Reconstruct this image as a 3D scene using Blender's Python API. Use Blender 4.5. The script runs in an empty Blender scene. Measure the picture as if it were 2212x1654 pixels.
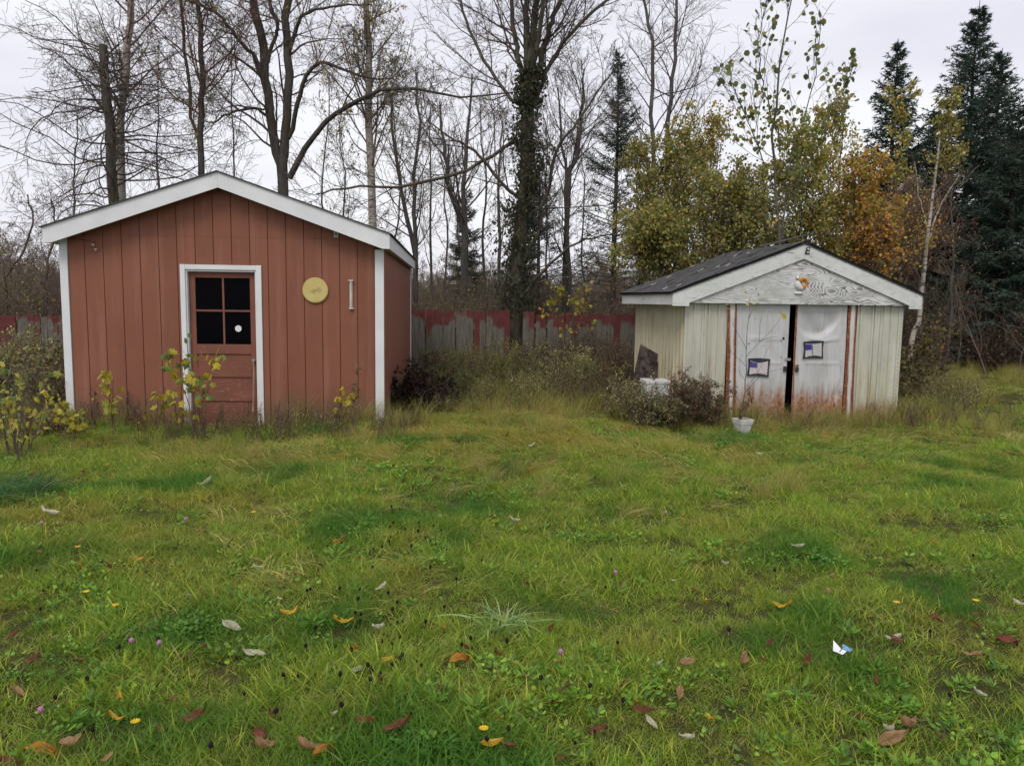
import bpy, math, random
import numpy as np
from mathutils import Vector, Matrix
PI = math.pi
SC = bpy.context.scene
COL = SC.collection

# ------------------------------------------------------------------ camera
CAM_H = 1.65; FPX = 1660.0; PITCH = math.atan((827-650)/1660.0); ROLL = 0.014
cam = bpy.data.objects.new('camera', bpy.data.cameras.new('camera')); COL.objects.link(cam)
cam.data.sensor_width = 36.0; cam.data.lens = FPX/2212*36.0
cam.data.clip_start = 0.05; cam.data.clip_end = 1500
_f = Vector((0, math.cos(PITCH), -math.sin(PITCH))); _u0 = Vector((0, math.sin(PITCH), math.cos(PITCH))); _r0 = Vector((1, 0, 0))
CR = _r0*math.cos(ROLL)+_u0*math.sin(ROLL); CU = -_r0*math.sin(ROLL)+_u0*math.cos(ROLL)
m = Matrix((CR, CU, -_f)).transposed().to_4x4(); m.translation = (0, 0, CAM_H)
cam.matrix_world = m
SC.camera = cam

# ------------------------------------------------------------------ world, sun, exposure
SUN_EL = math.radians(52); SUN_AZ = math.radians(200)      # high, from behind and a little left of the viewer, through cloud
W = bpy.data.worlds.new('World'); SC.world = W; W.use_nodes = True
nt = W.node_tree; nt.nodes.clear()
def wn(t): return nt.nodes.new(t)
wo = wn('ShaderNodeOutputWorld'); bg = wn('ShaderNodeBackground'); sky = wn('ShaderNodeTexSky')
sky.sky_type = 'NISHITA'; sky.sun_disc = False; sky.sun_elevation = SUN_EL; sky.sun_rotation = SUN_AZ
sky.air_density = 1.0; sky.dust_density = 2.0
tc = wn('ShaderNodeTexCoord'); mp = wn('ShaderNodeMapping'); mp.inputs['Scale'].default_value = (1.0, 1.0, 3.2)
mp.inputs['Rotation'].default_value = (0.1, 0.35, 0.2)
nz = wn('ShaderNodeTexNoise'); nz.inputs['Scale'].default_value = 1.7; nz.inputs['Detail'].default_value = 5; nz.inputs['Roughness'].default_value = 0.5
rp = wn('ShaderNodeValToRGB')
rp.color_ramp.elements[0].position = 0.33; rp.color_ramp.elements[0].color = (6.5, 6.4, 7.5, 1)
rp.color_ramp.elements[1].position = 0.66; rp.color_ramp.elements[1].color = (8.9, 8.9, 9.25, 1)
mx = wn('ShaderNodeMix'); mx.data_type = 'RGBA'; mx.inputs[0].default_value = 0.93
nt.links.new(tc.outputs['Generated'], mp.inputs['Vector']); nt.links.new(mp.outputs[0], nz.inputs['Vector'])
nt.links.new(nz.outputs[0], rp.inputs[0]); nt.links.new(sky.outputs[0], mx.inputs[6]); nt.links.new(rp.outputs[0], mx.inputs[7])
nt.links.new(mx.outputs[2], bg.inputs['Color']); bg.inputs['Strength'].default_value = 0.1
nt.links.new(bg.outputs[0], wo.inputs['Surface'])
sl = bpy.data.lights.new('sun', 'SUN'); sl.energy = 1.5; sl.angle = math.radians(25); sl.color = (1.0, 0.965, 0.91)
sun = bpy.data.objects.new('sun', sl); COL.objects.link(sun)
_sd = Vector((math.sin(SUN_AZ)*math.cos(SUN_EL), math.cos(SUN_AZ)*math.cos(SUN_EL), math.sin(SUN_EL)))
sun.rotation_euler = _sd.to_track_quat('Z', 'Y').to_euler(); sun.location = (0, -5, 12)
vs = SC.view_settings; vs.view_transform = 'Standard'; vs.look = 'None'; vs.exposure = 0.20; vs.gamma = 1.0; vs.use_curve_mapping = False
SC.render.engine = 'CYCLES'; SC.cycles.max_bounces = 6; SC.cycles.diffuse_bounces = 3; SC.cycles.glossy_bounces = 2
SC.cycles.transmission_bounces = 4; SC.cycles.use_denoising = True

# ------------------------------------------------------------------ where things stand
def ray(u, v): return _f + CR*((u-1106)/FPX) + CU*(-(v-827)/FPX)
def at(u, v, y):                                   # the point seen at (u, v) that lies y metres ahead
    d = ray(u, v); k = y/d.y
    return Vector((d.x*k, y, CAM_H+d.z*k))
def hgt(x, y):                                     # the lie of the land
    x = np.asarray(x, float); y = np.asarray(y, float)
    z = 0.035*np.sin(0.9*x+1.3)*np.sin(0.8*y+0.4)+0.02*np.sin(2.3*x+0.7*y)+0.012*np.sin(4.1*y-1.9*x+2)
    z = z + 0.05*np.exp(-((x+0.3)/3)**2-((y-9.6)/1.2)**2)
    z = z - 0.010*np.clip(y-16, 0, 40)*(x < 3) - 0.25/(1+np.exp((x+5.5)*1.5))*np.clip((y-13)/4, 0, 1)
    z = z + np.clip(y-75, 0, 120)*0.035
    return z
def ground(u, v, up=0.0):                          # the point of the ground seen at (u, v)
    d = ray(u, v); t = 1.65/max(-d.z, 1e-3)
    for _ in range(12):
        t = (CAM_H-float(hgt(d.x*t, d.y*t))-up)/max(-d.z, 1e-3)
    return Vector((d.x*t, d.y*t, float(hgt(d.x*t, d.y*t))))
def foot(u, y):                                    # ground under column u, y metres ahead
    p = at(u, 700, y); return Vector((p.x, y, float(hgt(p.x, y))))

# ------------------------------------------------------------------ node helpers
class T:
    def __init__(s, name):
        s.m = bpy.data.materials.new(name); s.m.use_nodes = True; s.t = s.m.node_tree; s.t.nodes.clear()
        s.out = s.n('ShaderNodeOutputMaterial'); s.b = s.n('ShaderNodeBsdfPrincipled')
        s.t.links.new(s.b.outputs[0], s.out.inputs[0]); s.tc = None
    def n(s, t): return s.t.nodes.new(t)
    def l(s, a, b): s.t.links.new(a, b)
    def put(s, v, sock):
        if hasattr(v, 'is_linked') or isinstance(v, bpy.types.NodeSocket): s.l(v, sock)
        else:
            if isinstance(v, (tuple, list)) and len(v) == 3 and len(sock.default_value) == 4: v = (*v, 1)
            sock.default_value = v
    def co(s, which='Object', scale=(1, 1, 1), loc=(0, 0, 0), rot=(0, 0, 0)):
        if which == 'World':
            g = s.n('ShaderNodeNewGeometry'); src = g.outputs['Position']
        else:
            if s.tc is None: s.tc = s.n('ShaderNodeTexCoord')
            src = s.tc.outputs[which]
        mpn = s.n('ShaderNodeMapping'); s.l(src, mpn.inputs[0])
        mpn.inputs['Scale'].default_value = scale; mpn.inputs['Location'].default_value = loc; mpn.inputs['Rotation'].default_value = rot
        return mpn.outputs[0]
    def noise(s, co, sc=5, det=4, ro=0.55, dist=0.0):
        k = s.n('ShaderNodeTexNoise'); s.l(co, k.inputs['Vector'])
        k.inputs['Scale'].default_value = sc; k.inputs['Detail'].default_value = det
        k.inputs['Roughness'].default_value = ro; k.inputs['Distortion'].default_value = dist
        return k.outputs[0]
    def ramp(s, fac, stops, interp='LINEAR'):
        r = s.n('ShaderNodeValToRGB'); s.l(fac, r.inputs[0]); e = r.color_ramp.elements; r.color_ramp.interpolation = interp
        while len(e) < len(stops): e.new(0.5)
        for q, (p, c) in zip(e, stops):
            q.position = p; q.color = (c, c, c, 1) if isinstance(c, (int, float)) else (*c, 1)
        return r.outputs[0]
    def mix(s, fac, a, b, mode='MIX'):
        k = s.n('ShaderNodeMix'); k.data_type = 'RGBA'; k.blend_type = mode
        s.put(fac, k.inputs[0]); s.put(a, k.inputs[6]); s.put(b, k.inputs[7]); return k.outputs[2]
    def math(s, op, a, b=0.0, clamp=False):
        k = s.n('ShaderNodeMath'); k.operation = op; k.use_clamp = clamp; s.put(a, k.inputs[0]); s.put(b, k.inputs[1]); return k.outputs[0]
    def sep(s, co):
        k = s.n('ShaderNodeSeparateXYZ'); s.l(co, k.inputs[0]); return k.outputs
    def bump(s, h, st=0.3, dist=0.01):
        k = s.n('ShaderNodeBump'); k.inputs['Strength'].default_value = st; k.inputs['Distance'].default_value = dist
        s.l(h, k.inputs['Height']); s.l(k.outputs[0], s.b.inputs['Normal'])
    def attr(s, name, typ='GEOMETRY'):
        k = s.n('ShaderNodeAttribute'); k.attribute_name = name; k.attribute_type = typ; return k.outputs
    def rnd(s): return s.n('ShaderNodeObjectInfo').outputs['Random']
    def done(s, col, rough=0.7, spec=0.3, metal=0.0):
        s.put(col, s.b.inputs['Base Color']); s.put(rough, s.b.inputs['Roughness']); s.put(spec, s.b.inputs['Specular IOR Level'])
        s.b.inputs['Metallic'].default_value = metal; return s.m
    def leafy(s, col, tr=0.35, rough=0.6, spec=0.25):
        s.done(col, rough, spec)
        k = s.n('ShaderNodeBsdfTranslucent'); s.put(col, k.inputs[0]); mxs = s.n('ShaderNodeMixShader'); mxs.inputs[0].default_value = tr
        s.l(s.b.outputs[0], mxs.inputs[1]); s.l(k.outputs[0], mxs.inputs[2]); s.l(mxs.outputs[0], s.out.inputs[0]); return s.m
M = {}
def plain(key, col, rough=0.7, spec=0.3, metal=0.0, var=0.15, sc=8, bump=0.1):
    t = T(key); c = t.co(); nn = t.noise(c, sc, 5)
    dark = tuple(x*(1-var*1.4) for x in col); light = tuple(min(1, x*(1+var)) for x in col)
    if bump: t.bump(t.noise(c, sc*6, 3), bump, 0.004)
    M[key] = t.done(t.ramp(nn, [(0.3, dark), (0.7, light)]), rough, spec, metal); return M[key]

# painted plywood siding, brick red
t = T('red_siding'); c = t.co(scale=(1, 1, 1)); cv = t.co(scale=(60, 60, 2.0)); g = t.noise(cv, 1, 5, 0.65)
big = t.noise(c, 1.4, 5); col = t.ramp(big, [(0.3, (0.192, 0.074, 0.042)), (0.7, (0.245, 0.096, 0.058))])
col = t.mix(t.ramp(g, [(0.45, 0.0), (0.75, 0.35)]), col, (0.20, 0.066, 0.040))
col = t.mix(t.math('MULTIPLY', t.rnd(), 0.35), col, (0.30, 0.115, 0.075))
z = t.sep(t.co())[2]; spl = t.math('ADD', z, t.math('MULTIPLY', t.noise(c, 3, 4), -0.35))
col = t.mix(t.ramp(spl, [(0.02, 0.9), (0.30, 0.0)]), col, (0.16, 0.10, 0.055))
chips = t.noise(t.co(scale=(3, 3, 1.2)), 14, 4); chm = t.math('MULTIPLY', t.ramp(chips, [(0.70, 0.0), (0.73, 0.8)]), t.ramp(z, [(0.5, 1.0), (1.3, 0.0)]))
col = t.mix(chm, col, (0.42, 0.28, 0.22)); t.bump(g, 0.35, 0.004)
fade = t.noise(t.co(scale=(7, 7, 0.55)), 1, 5, 0.6); col = t.mix(t.ramp(fade, [(0.50, 0.0), (0.72, 0.40)]), col, (0.36, 0.17, 0.125)); col = t.mix(t.ramp(t.noise(t.co(scale=(5, 5, 0.8), loc=(3, 1, 2)), 1, 5, 0.65), [(0.55, 0.0), (0.75, 0.35)]), col, (0.15, 0.055, 0.035))
M['red_siding'] = t.done(col, 0.62, 0.25)
t = T('groove_red'); M['groove_red'] = t.done((0.16, 0.045, 0.02), 0.8, 0.1)
# red door paint, flaking
t = T('door_paint'); c = t.co(scale=(2.4, 3, 14)); n1 = t.noise(c, 5, 6, 0.7); zz = t.sep(t.co())[2]
low = t.ramp(zz, [(0.25, 1.0), (1.15, 0.12)]); col = t.ramp(t.noise(t.co(), 3, 4), [(0.3, (0.175, 0.067, 0.042)), (0.7, (0.235, 0.085, 0.055))])
fl = t.math('MULTIPLY', t.ramp(n1, [(0.60, 0.0), (0.64, 1.0)]), low)
col = t.mix(fl, col, t.ramp(t.noise(t.co(), 40, 3), [(0.4, (0.50, 0.40, 0.34)), (0.6, (0.30, 0.17, 0.12))])); t.bump(n1, 0.3, 0.003)
M['door_paint'] = t.done(col, 0.6, 0.3)
# white paint
t = T('white_paint'); c = t.co(); n1 = t.noise(c, 3, 5); col = t.ramp(n1, [(0.3, (0.64, 0.65, 0.65)), (0.7, (0.74, 0.75, 0.75))])
v1 = t.noise(t.co(scale=(50, 50, 3)), 1, 4, 0.7); col = t.mix(t.ramp(v1, [(0.62, 0.0), (0.8, 0.5)]), col, (0.42, 0.40, 0.37))
zz = t.sep(c)[2]; col = t.mix(t.math('MULTIPLY', t.ramp(zz, [(0.0, 0.75), (0.5, 0.0)]), t.ramp(t.noise(c, 14, 4), [(0.35, 0.2), (0.65, 1.0)])), col, (0.42, 0.33, 0.25)); t.bump(v1, 0.15, 0.003)
M['white_paint'] = t.done(col, 0.55, 0.3)
# old white boards of the metal shed
t = T('old_white_board'); n1 = t.noise(t.co(), 2.2, 5); n2 = t.noise(t.co(scale=(3, 3, 22), rot=(0, 0, 0)), 2.4, 6, 0.72, 0.6)
col = t.ramp(n1, [(0.3, (0.55, 0.57, 0.53)), (0.7, (0.69, 0.69, 0.68))])
col = t.mix(t.ramp(n2, [(0.60, 0.0), (0.63, 0.9)]), col, (0.20, 0.19, 0.17))
col = t.mix(t.ramp(t.noise(t.co(), 9, 5), [(0.5, 0.0), (0.75, 0.45)]), col, (0.36, 0.39, 0.33)); t.bump(n2, 0.4, 0.004)
M['old_white_board'] = t.done(col, 0.7, 0.2)
# gable plywood: bold cathedral grain showing through worn white paint
t = T('worn_plywood'); c = t.co(scale=(0.62, 1, 2.9), loc=(0.4, 0, 0.3)); w = t.noise(c, 1.35, 1.6, 0.42, 0.9)
rings = t.math('FRACT', t.math('MULTIPLY', t.math('ADD', w, t.math('MULTIPLY', t.noise(t.co(), 30, 3), 0.012)), 40.0)); band = t.ramp(rings, [(0.0, 1.0), (0.22, 0.0), (0.50, 0.0), (0.72, 1.0), (1.0, 1.0)])
xs = t.sep(t.co())[0]; right = t.ramp(t.math('MULTIPLY', xs, 0.25), [(0.36, 0.6), (0.42, 1.0)])
fade = t.ramp(t.noise(t.co(scale=(1, 1, 1.4)), 2.3, 5, 0.6), [(0.34, 0.08), (0.53, 1.0)])
msk = t.math('MULTIPLY', t.math('MULTIPLY', band, fade), right); msk = t.math('MULTIPLY', msk, t.ramp(t.noise(t.co(scale=(4, 4, 12)), 2, 5, 0.7), [(0.36, 0.25), (0.52, 1.0)]))
paint = t.ramp(t.noise(t.co(), 4, 5), [(0.3, (0.52, 0.55, 0.50)), (0.7, (0.68, 0.67, 0.67))])
wood = t.ramp(t.noise(t.co(), 5, 4), [(0.35, (0.085, 0.075, 0.075)), (0.65, (0.19, 0.18, 0.16))])
col = t.mix(msk, paint, wood); t.bump(band, 0.25, 0.004)
M['worn_plywood'] = t.done(col, 0.8, 0.15)
# painted sheet metal
def sheet(key, c0, c1, yel=0.5, rustz=0.45, rustamt=1.0, rings=False):
    t = T(key); c = t.co(); col = t.ramp(t.noise(t.co(scale=(2.5, 2.5, 0.7)), 1.5, 4), [(0.3, c0), (0.7, c1)])
    zz = t.sep(c)[2]; st = t.noise(t.co(scale=(22, 22, 0.9)), 1, 5, 0.62)
    ym = t.math('MULTIPLY', t.ramp(st, [(0.42, 0.0), (0.62, yel)]), t.ramp(zz, [(0.4, 1.0), (1.7, 0.35)]))
    col = t.mix(ym, col, (0.40, 0.31, 0.13))
    edge = t.math('ADD', zz, t.math('MULTIPLY', t.math('SUBTRACT', t.noise(t.co(scale=(13, 13, 1.1)), 1, 5, 0.68), 0.5), -0.85))
    rm = t.math('MULTIPLY', t.ramp(edge, [(rustz-0.17, rustamt), (rustz+0.10, 0.0)]), t.ramp(t.noise(c, 26, 5, 0.7), [(0.28, 0.45), (0.5, 1.0)]))
    rc = t.ramp(t.noise(c, 18, 5), [(0.3, (0.13, 0.038, 0.018)), (0.55, (0.33, 0.135, 0.06)), (0.75, (0.44, 0.26, 0.14))])
    col = t.mix(rm, col, rc)
    drip = t.noise(t.co(scale=(9, 9, 0.8), loc=(5, 0, 1)), 1, 5, 0.7); col = t.mix(t.math('MULTIPLY', t.ramp(drip, [(0.57, 0.0), (0.64, 0.85)]), t.ramp(zz, [(0.5, 1.0), (1.5, 0.25)])), col, rc); sp = t.noise(c, 9, 6, 0.75); col = t.mix(t.ramp(sp, [(0.70, 0.0), (0.74, 0.8)]), col, (0.26, 0.10, 0.05))
    dk = t.noise(t.co(scale=(35, 35, 6)), 1.2, 4, 0.7); col = t.mix(t.ramp(dk, [(0.72, 0.0), (0.78, 0.6)]), col, (0.10, 0.10, 0.09))
    gr = t.noise(t.co(scale=(3, 3, 1.3), loc=(2, 4, 1)), 1.6, 6, 0.7); col = t.mix(t.ramp(gr, [(0.45, 0.0), (0.72, 0.5)]), col, (0.33, 0.33, 0.28)); t.bump(t.noise(c, 5, 3), 0.25, 0.02)
    M[key] = t.done(col, 0.42, 0.4)
sheet('sheet_metal', (0.47, 0.475, 0.39), (0.58, 0.585, 0.51), 0.6, 0.24, 0.9)
sheet('sheet_metal_yellowed', (0.54, 0.51, 0.35), (0.64, 0.61, 0.47), 1.0, 0.34, 0.95)
sheet('door_metal', (0.47, 0.485, 0.495), (0.57, 0.57, 0.58), 0.3, 0.47, 1.0)
# rust-edged posts: rust along both edges and growing toward the ground
t = T('rusted_post'); c = t.co(); x = t.attr('across')[2]; zz = t.sep(c)[2]
e = t.math('ABSOLUTE', t.math('SUBTRACT', x, 0.5)); nn = t.noise(t.co(scale=(10, 10, 1.2)), 1, 5, 0.65)
e2 = t.math('ADD', t.math('ADD', e, t.math('MULTIPLY', t.math('SUBTRACT', nn, 0.5), 0.55)), t.math('MULTIPLY', zz, -0.09))
rm = t.ramp(e2, [(0.03, 0.0), (0.17, 1.0)])
rc = t.ramp(t.noise(c, 30, 5), [(0.3, (0.085, 0.022, 0.013)), (0.55, (0.24, 0.075, 0.03)), (0.8, (0.42, 0.22, 0.12))])
base = t.ramp(t.noise(c, 6, 4), [(0.3, (0.50, 0.50, 0.48)), (0.7, (0.60, 0.58, 0.55))]); M['rusted_post'] = t.done(t.mix(rm, base, rc), 0.55, 0.3)
# shingles
t = T('shingle'); c = t.co('World'); col = t.ramp(t.noise(c, 160, 3), [(0.35, (0.030, 0.029, 0.029)), (0.65, (0.088, 0.085, 0.083))])
col = t.mix(t.math('MULTIPLY', t.rnd(), 0.75), col, (0.085, 0.083, 0.082)); t.bump(t.noise(c, 220, 2), 0.5, 0.004); M['shingle'] = t.done(col, 0.9, 0.15)
t = T('shingle_edge'); M['shingle_edge'] = t.done((0.012, 0.012, 0.013), 0.95, 0.05)  # asphalt core colour; its near-black also stands in for shadow under each course
# fence boards: red paint flaking off grey wood, most of it gone in the middle
def fence_mat(key, bias):
    t = T(key); c = t.co('World'); st = t.noise(t.co('World', scale=(26, 26, 2.2)), 1, 6, 0.78); bigp = t.noise(t.co('World', scale=(1, 1, 0.8)), 1.7, 3)
    zz = t.sep(c)[2]; top = t.ramp(t.math('MULTIPLY', zz, 0.5), [(0.50, 0.0), (0.66, 0.40)])
    a = t.math('ADD', t.math('ADD', t.math('MULTIPLY', st, 0.7), t.math('MULTIPLY', bigp, 0.85)), top); a = t.math('ADD', a, bias)
    a = t.math('ADD', a, t.math('MULTIPLY', t.math('SUBTRACT', t.rnd(), 0.5), 0.30))
    red = t.ramp(t.noise(c, 6, 4), [(0.3, (0.10, 0.032, 0.030)), (0.7, (0.150, 0.045, 0.043))])
    wood = t.ramp(st, [(0.35, (0.085, 0.077, 0.06)), (0.7, (0.20, 0.185, 0.155))])
    M[key] = t.done(t.mix(t.ramp(a, [(0.88, 0.0), (0.93, 1.0)]), wood, red), 0.85, 0.1)
fence_mat('fence_board', -0.085); fence_mat('fence_board_red', 0.17)
plain('grey_wood', (0.16, 0.145, 0.125), 0.9, 0.1, var=0.4, sc=20)
# bark
def bark(key, a, b, sc=9, st=0.6, moss=None):
    t = T(key); c = t.co('World', scale=(1, 1, 0.28)); nn = t.noise(c, sc, 6, 0.7, 0.6); col = t.ramp(nn, [(0.3, a), (0.7, b)])
    if moss: col = t.mix(t.ramp(t.noise(t.co('World'), 2.1, 4), [(0.48, 0.0), (0.62, 0.6)]), col, moss)
    t.bump(nn, st, 0.03); M[key] = t.done(col, 0.9, 0.1)
bark('bark_dark', (0.034, 0.030, 0.026), (0.115, 0.105, 0.090), 10, 0.8, (0.075, 0.062, 0.028))
bark('bark_brown', (0.055, 0.042, 0.032), (0.17, 0.135, 0.105), 9, 0.7, (0.10, 0.09, 0.06))
bark('bark_grey', (0.055, 0.050, 0.045), (0.14, 0.130, 0.115), 9)
bark('bark_mossy', (0.045, 0.043, 0.032), (0.125, 0.12, 0.085), 10, 0.8, (0.11, 0.065, 0.045))
plain('twig', (0.12, 0.10, 0.085), 0.9, 0.1, var=0.35, sc=1.0, bump=0)
plain('twig_brown', (0.19, 0.145, 0.115), 0.9, 0.1, var=0.3, sc=0.7, bump=0)
plain('twig_red', (0.16, 0.09, 0.075), 0.9, 0.1, var=0.3, sc=0.7, bump=0)
plain('twig_pale', (0.40, 0.38, 0.34), 0.8, 0.1, var=0.3, sc=3, bump=0)
t = T('bark_birch'); c = t.co('World', scale=(3, 3, 14)); mk_ = t.noise(c, 1.6, 5, 0.7)
col = t.ramp(t.noise(t.co('World'), 3, 4), [(0.3, (0.27, 0.225, 0.18)), (0.7, (0.48, 0.44, 0.39))])
col = t.mix(t.ramp(mk_, [(0.52, 0.0), (0.58, 0.9)]), col, (0.055, 0.045, 0.038)); t.bump(mk_, 0.4, 0.01); M['bark_birch'] = t.done(col, 0.7, 0.2)
# leaves and grass take their own colour from the attribute "tint"
t = T('leaf'); M['leaf'] = t.leafy(t.attr('tint')[0], 0.42, 0.55, 0.3)
t = T('needle'); M['needle'] = t.leafy(t.attr('tint')[0], 0.12, 0.6, 0.2)
t = T('weed'); M['weed'] = t.leafy(t.mix(t.math('MULTIPLY', t.attr('mixer', 'INSTANCER')[2], 0.35), t.attr('tint')[0], (0.085, 0.060, 0.038)), 0.25, 0.7, 0.15)
t = T('grass_blade'); tint = t.attr('tint')[0]; c = t.co('World')
dry = t.attr('dry', 'INSTANCER')[2]; dk = t.attr('deep', 'INSTANCER')[2]
col = t.mix(dry, tint, t.mix(0.55, tint, (0.50, 0.36, 0.09))); col = t.mix(dk, col, (0.07, 0.21, 0.025))
M['grass_blade'] = t.leafy(col, 0.45, 0.5, 0.3)
t = T('soil'); c = t.co('World'); nn = t.noise(c, 1.2, 6, 0.6); n2 = t.noise(c, 30, 5, 0.7)
col = t.ramp(nn, [(0.35, (0.045, 0.058, 0.015)), (0.65, (0.075, 0.072, 0.022))]); col = t.mix(t.ramp(n2, [(0.4, 0.0), (0.65, 0.6)]), col, (0.075, 0.055, 0.032)); col = t.mix(t.ramp(t.math('MULTIPLY', t.sep(c)[1], 0.01), [(0.17, 0.0), (0.24, 1.0)]), col, (0.085, 0.068, 0.045))
t.bump(n2, 0.8, 0.03); M['soil'] = t.done(col, 0.95, 0.05)
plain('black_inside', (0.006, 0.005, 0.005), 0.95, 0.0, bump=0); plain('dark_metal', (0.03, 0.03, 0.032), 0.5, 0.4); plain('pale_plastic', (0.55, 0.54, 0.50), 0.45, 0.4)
plain('white_plastic', (0.56, 0.55, 0.52), 0.45, 0.4, var=0.18, sc=10); plain('grey_metal', (0.34, 0.33, 0.32), 0.4, 0.5, 0.5); plain('string', (0.42, 0.30, 0.24), 0.9, 0.1)
plain('dial_rim', (0.50, 0.40, 0.13), 0.45, 0.4); plain('tube_plastic', (0.50, 0.44, 0.32), 0.35, 0.5); plain('white_sticker', (0.75, 0.75, 0.75), 0.6, 0.2, bump=0)
plain('flag_white', (0.60, 0.58, 0.58), 0.8, 0.1, bump=0); plain('flag_grey', (0.30, 0.29, 0.30), 0.8, 0.1, bump=0); plain('flag_pink', (0.50, 0.36, 0.36), 0.8, 0.1, bump=0); plain('flag_blue', (0.060, 0.045, 0.26), 0.8, 0.1, bump=0)
plain('mat_board', (0.045, 0.045, 0.055), 0.8, 0.1); plain('stump_wood', (0.075, 0.060, 0.052), 0.95, 0.05, var=0.6, sc=14, bump=0.5)
plain('tail_orange', (0.62, 0.26, 0.03), 0.7, 0.2, var=0.3, sc=40, bump=0); plain('rust', (0.20, 0.08, 0.035), 0.8, 0.2, var=0.4, sc=30); plain('soil_pot', (0.04, 0.03, 0.02), 0.95, 0.05)
plain('litter_white', (0.80, 0.81, 0.83), 0.4, 0.4, bump=0); plain('litter_blue', (0.16, 0.34, 0.62), 0.4, 0.4, bump=0)
plain('petal_pink', (0.40, 0.16, 0.30), 0.7, 0.2, bump=0); plain('petal_yellow', (0.75, 0.50, 0.03), 0.7, 0.2, bump=0); plain('petal_orange', (0.75, 0.33, 0.02), 0.7, 0.2, bump=0); plain('stem_green', (0.08, 0.12, 0.03), 0.8, 0.2, bump=0); plain('seedhead', (0.022, 0.014, 0.016), 0.9, 0.1, bump=0)
plain('hill_ground', (0.10, 0.092, 0.065), 0.95, 0.05, var=0.3, sc=0.2, bump=0)
t = T('window_glass'); M['window_glass'] = t.done((0.003, 0.003, 0.004), 0.10, 0.10); t.b.inputs['IOR'].default_value = 1.18
t = T('dial_face'); c = t.co(); o = t.sep(c)
col = t.ramp(t.noise(c, 7, 3), [(0.3, (0.52, 0.40, 0.13)), (0.7, (0.60, 0.50, 0.20))])
bl = t.noise(t.co(scale=(1.1, 1, 1.6)), 13, 3, 0.5, 0.3); r2 = t.math('ADD', t.math('MULTIPLY', t.math('POWER', t.math('ABSOLUTE', o[0]), 2.0), 95.0), t.math('MULTIPLY', t.math('POWER', t.math('ABSOLUTE', t.math('ADD', o[2], 0.005)), 2.0), 240.0))
col = t.mix(t.math('MULTIPLY', t.ramp(bl, [(0.42, 0.0), (0.58, 0.9)]), t.ramp(r2, [(0.3, 1.0), (0.95, 0.0)])), col, (0.33, 0.26, 0.085))
M['dial_face'] = t.done(col, 0.4, 0.4)

# ------------------------------------------------------------------ mesh helpers
def make_mesh(name, V, F, mats, smooth=False, tint=None, midx=None, fattr=None):
    V = np.ascontiguousarray(np.asarray(V, np.float32).reshape(-1, 3))
    if not isinstance(F, (list, tuple)) or (len(F) and not hasattr(F[0], 'shape')): F = [np.asarray(F)] if not isinstance(F, list) or (len(F) and not isinstance(F[0], (list, tuple))) else F
    me = bpy.data.meshes.new(name)
    if len(F) and hasattr(F[0], 'shape'):
        F = [f for f in F if len(f)]
        idx = np.concatenate([f.ravel() for f in F]).astype(np.int32)
        tot = np.concatenate([np.full(len(f), f.shape[1]) for f in F]).astype(np.int32)
    else:
        idx = np.array([i for f in F for i in f], np.int32); tot = np.array([len(f) for f in F], np.int32)
    st = np.concatenate([[0], np.cumsum(tot)[:-1]]).astype(np.int32)
    me.vertices.add(len(V)); me.vertices.foreach_set('co', V.ravel())
    me.loops.add(len(idx)); me.loops.foreach_set('vertex_index', idx)
    me.polygons.add(len(tot)); me.polygons.foreach_set('loop_start', st); me.polygons.foreach_set('loop_total', tot)
    for mm in (mats if isinstance(mats, (list, tuple)) else [mats]): me.materials.append(M[mm] if isinstance(mm, str) else mm)
    if midx is not None: me.polygons.foreach_set('material_index', np.asarray(midx, np.int32))
    me.polygons.foreach_set('use_smooth', np.full(len(tot), bool(smooth)))
    if tint is not None:
        a = me.color_attributes.new('tint', 'FLOAT_COLOR', 'POINT'); cc = np.ones((len(V), 4), np.float32); cc[:, :3] = tint; a.data.foreach_set('color', cc.ravel())
    if fattr is not None:
        a = me.attributes.new('across', 'FLOAT', 'POINT'); a.data.foreach_set('value', np.asarray(fattr, np.float32))
    me.update(calc_edges=True); return me
def link(name, data, parent=None, loc=None, rot=None, scale=None):
    o = bpy.data.objects.new(name, data); COL.objects.link(o)
    if parent is not None: o.parent = parent
    if loc is not None: o.location = loc
    if rot is not None: o.rotation_euler = rot
    if scale is not None: o.scale = (scale,)*3 if isinstance(scale, (int, float)) else scale
    return o
def thing(name, label, cat, loc=(0, 0, 0), rotz=0.0, group=None):
    o = link(name, None, None, loc, (0, 0, rotz)); o['label'] = label; o['category'] = cat
    if group: o['group'] = group
    return o
def tag(o, label, cat, group=None):
    o['label'] = label; o['category'] = cat
    if group: o['group'] = group
    return o
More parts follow.
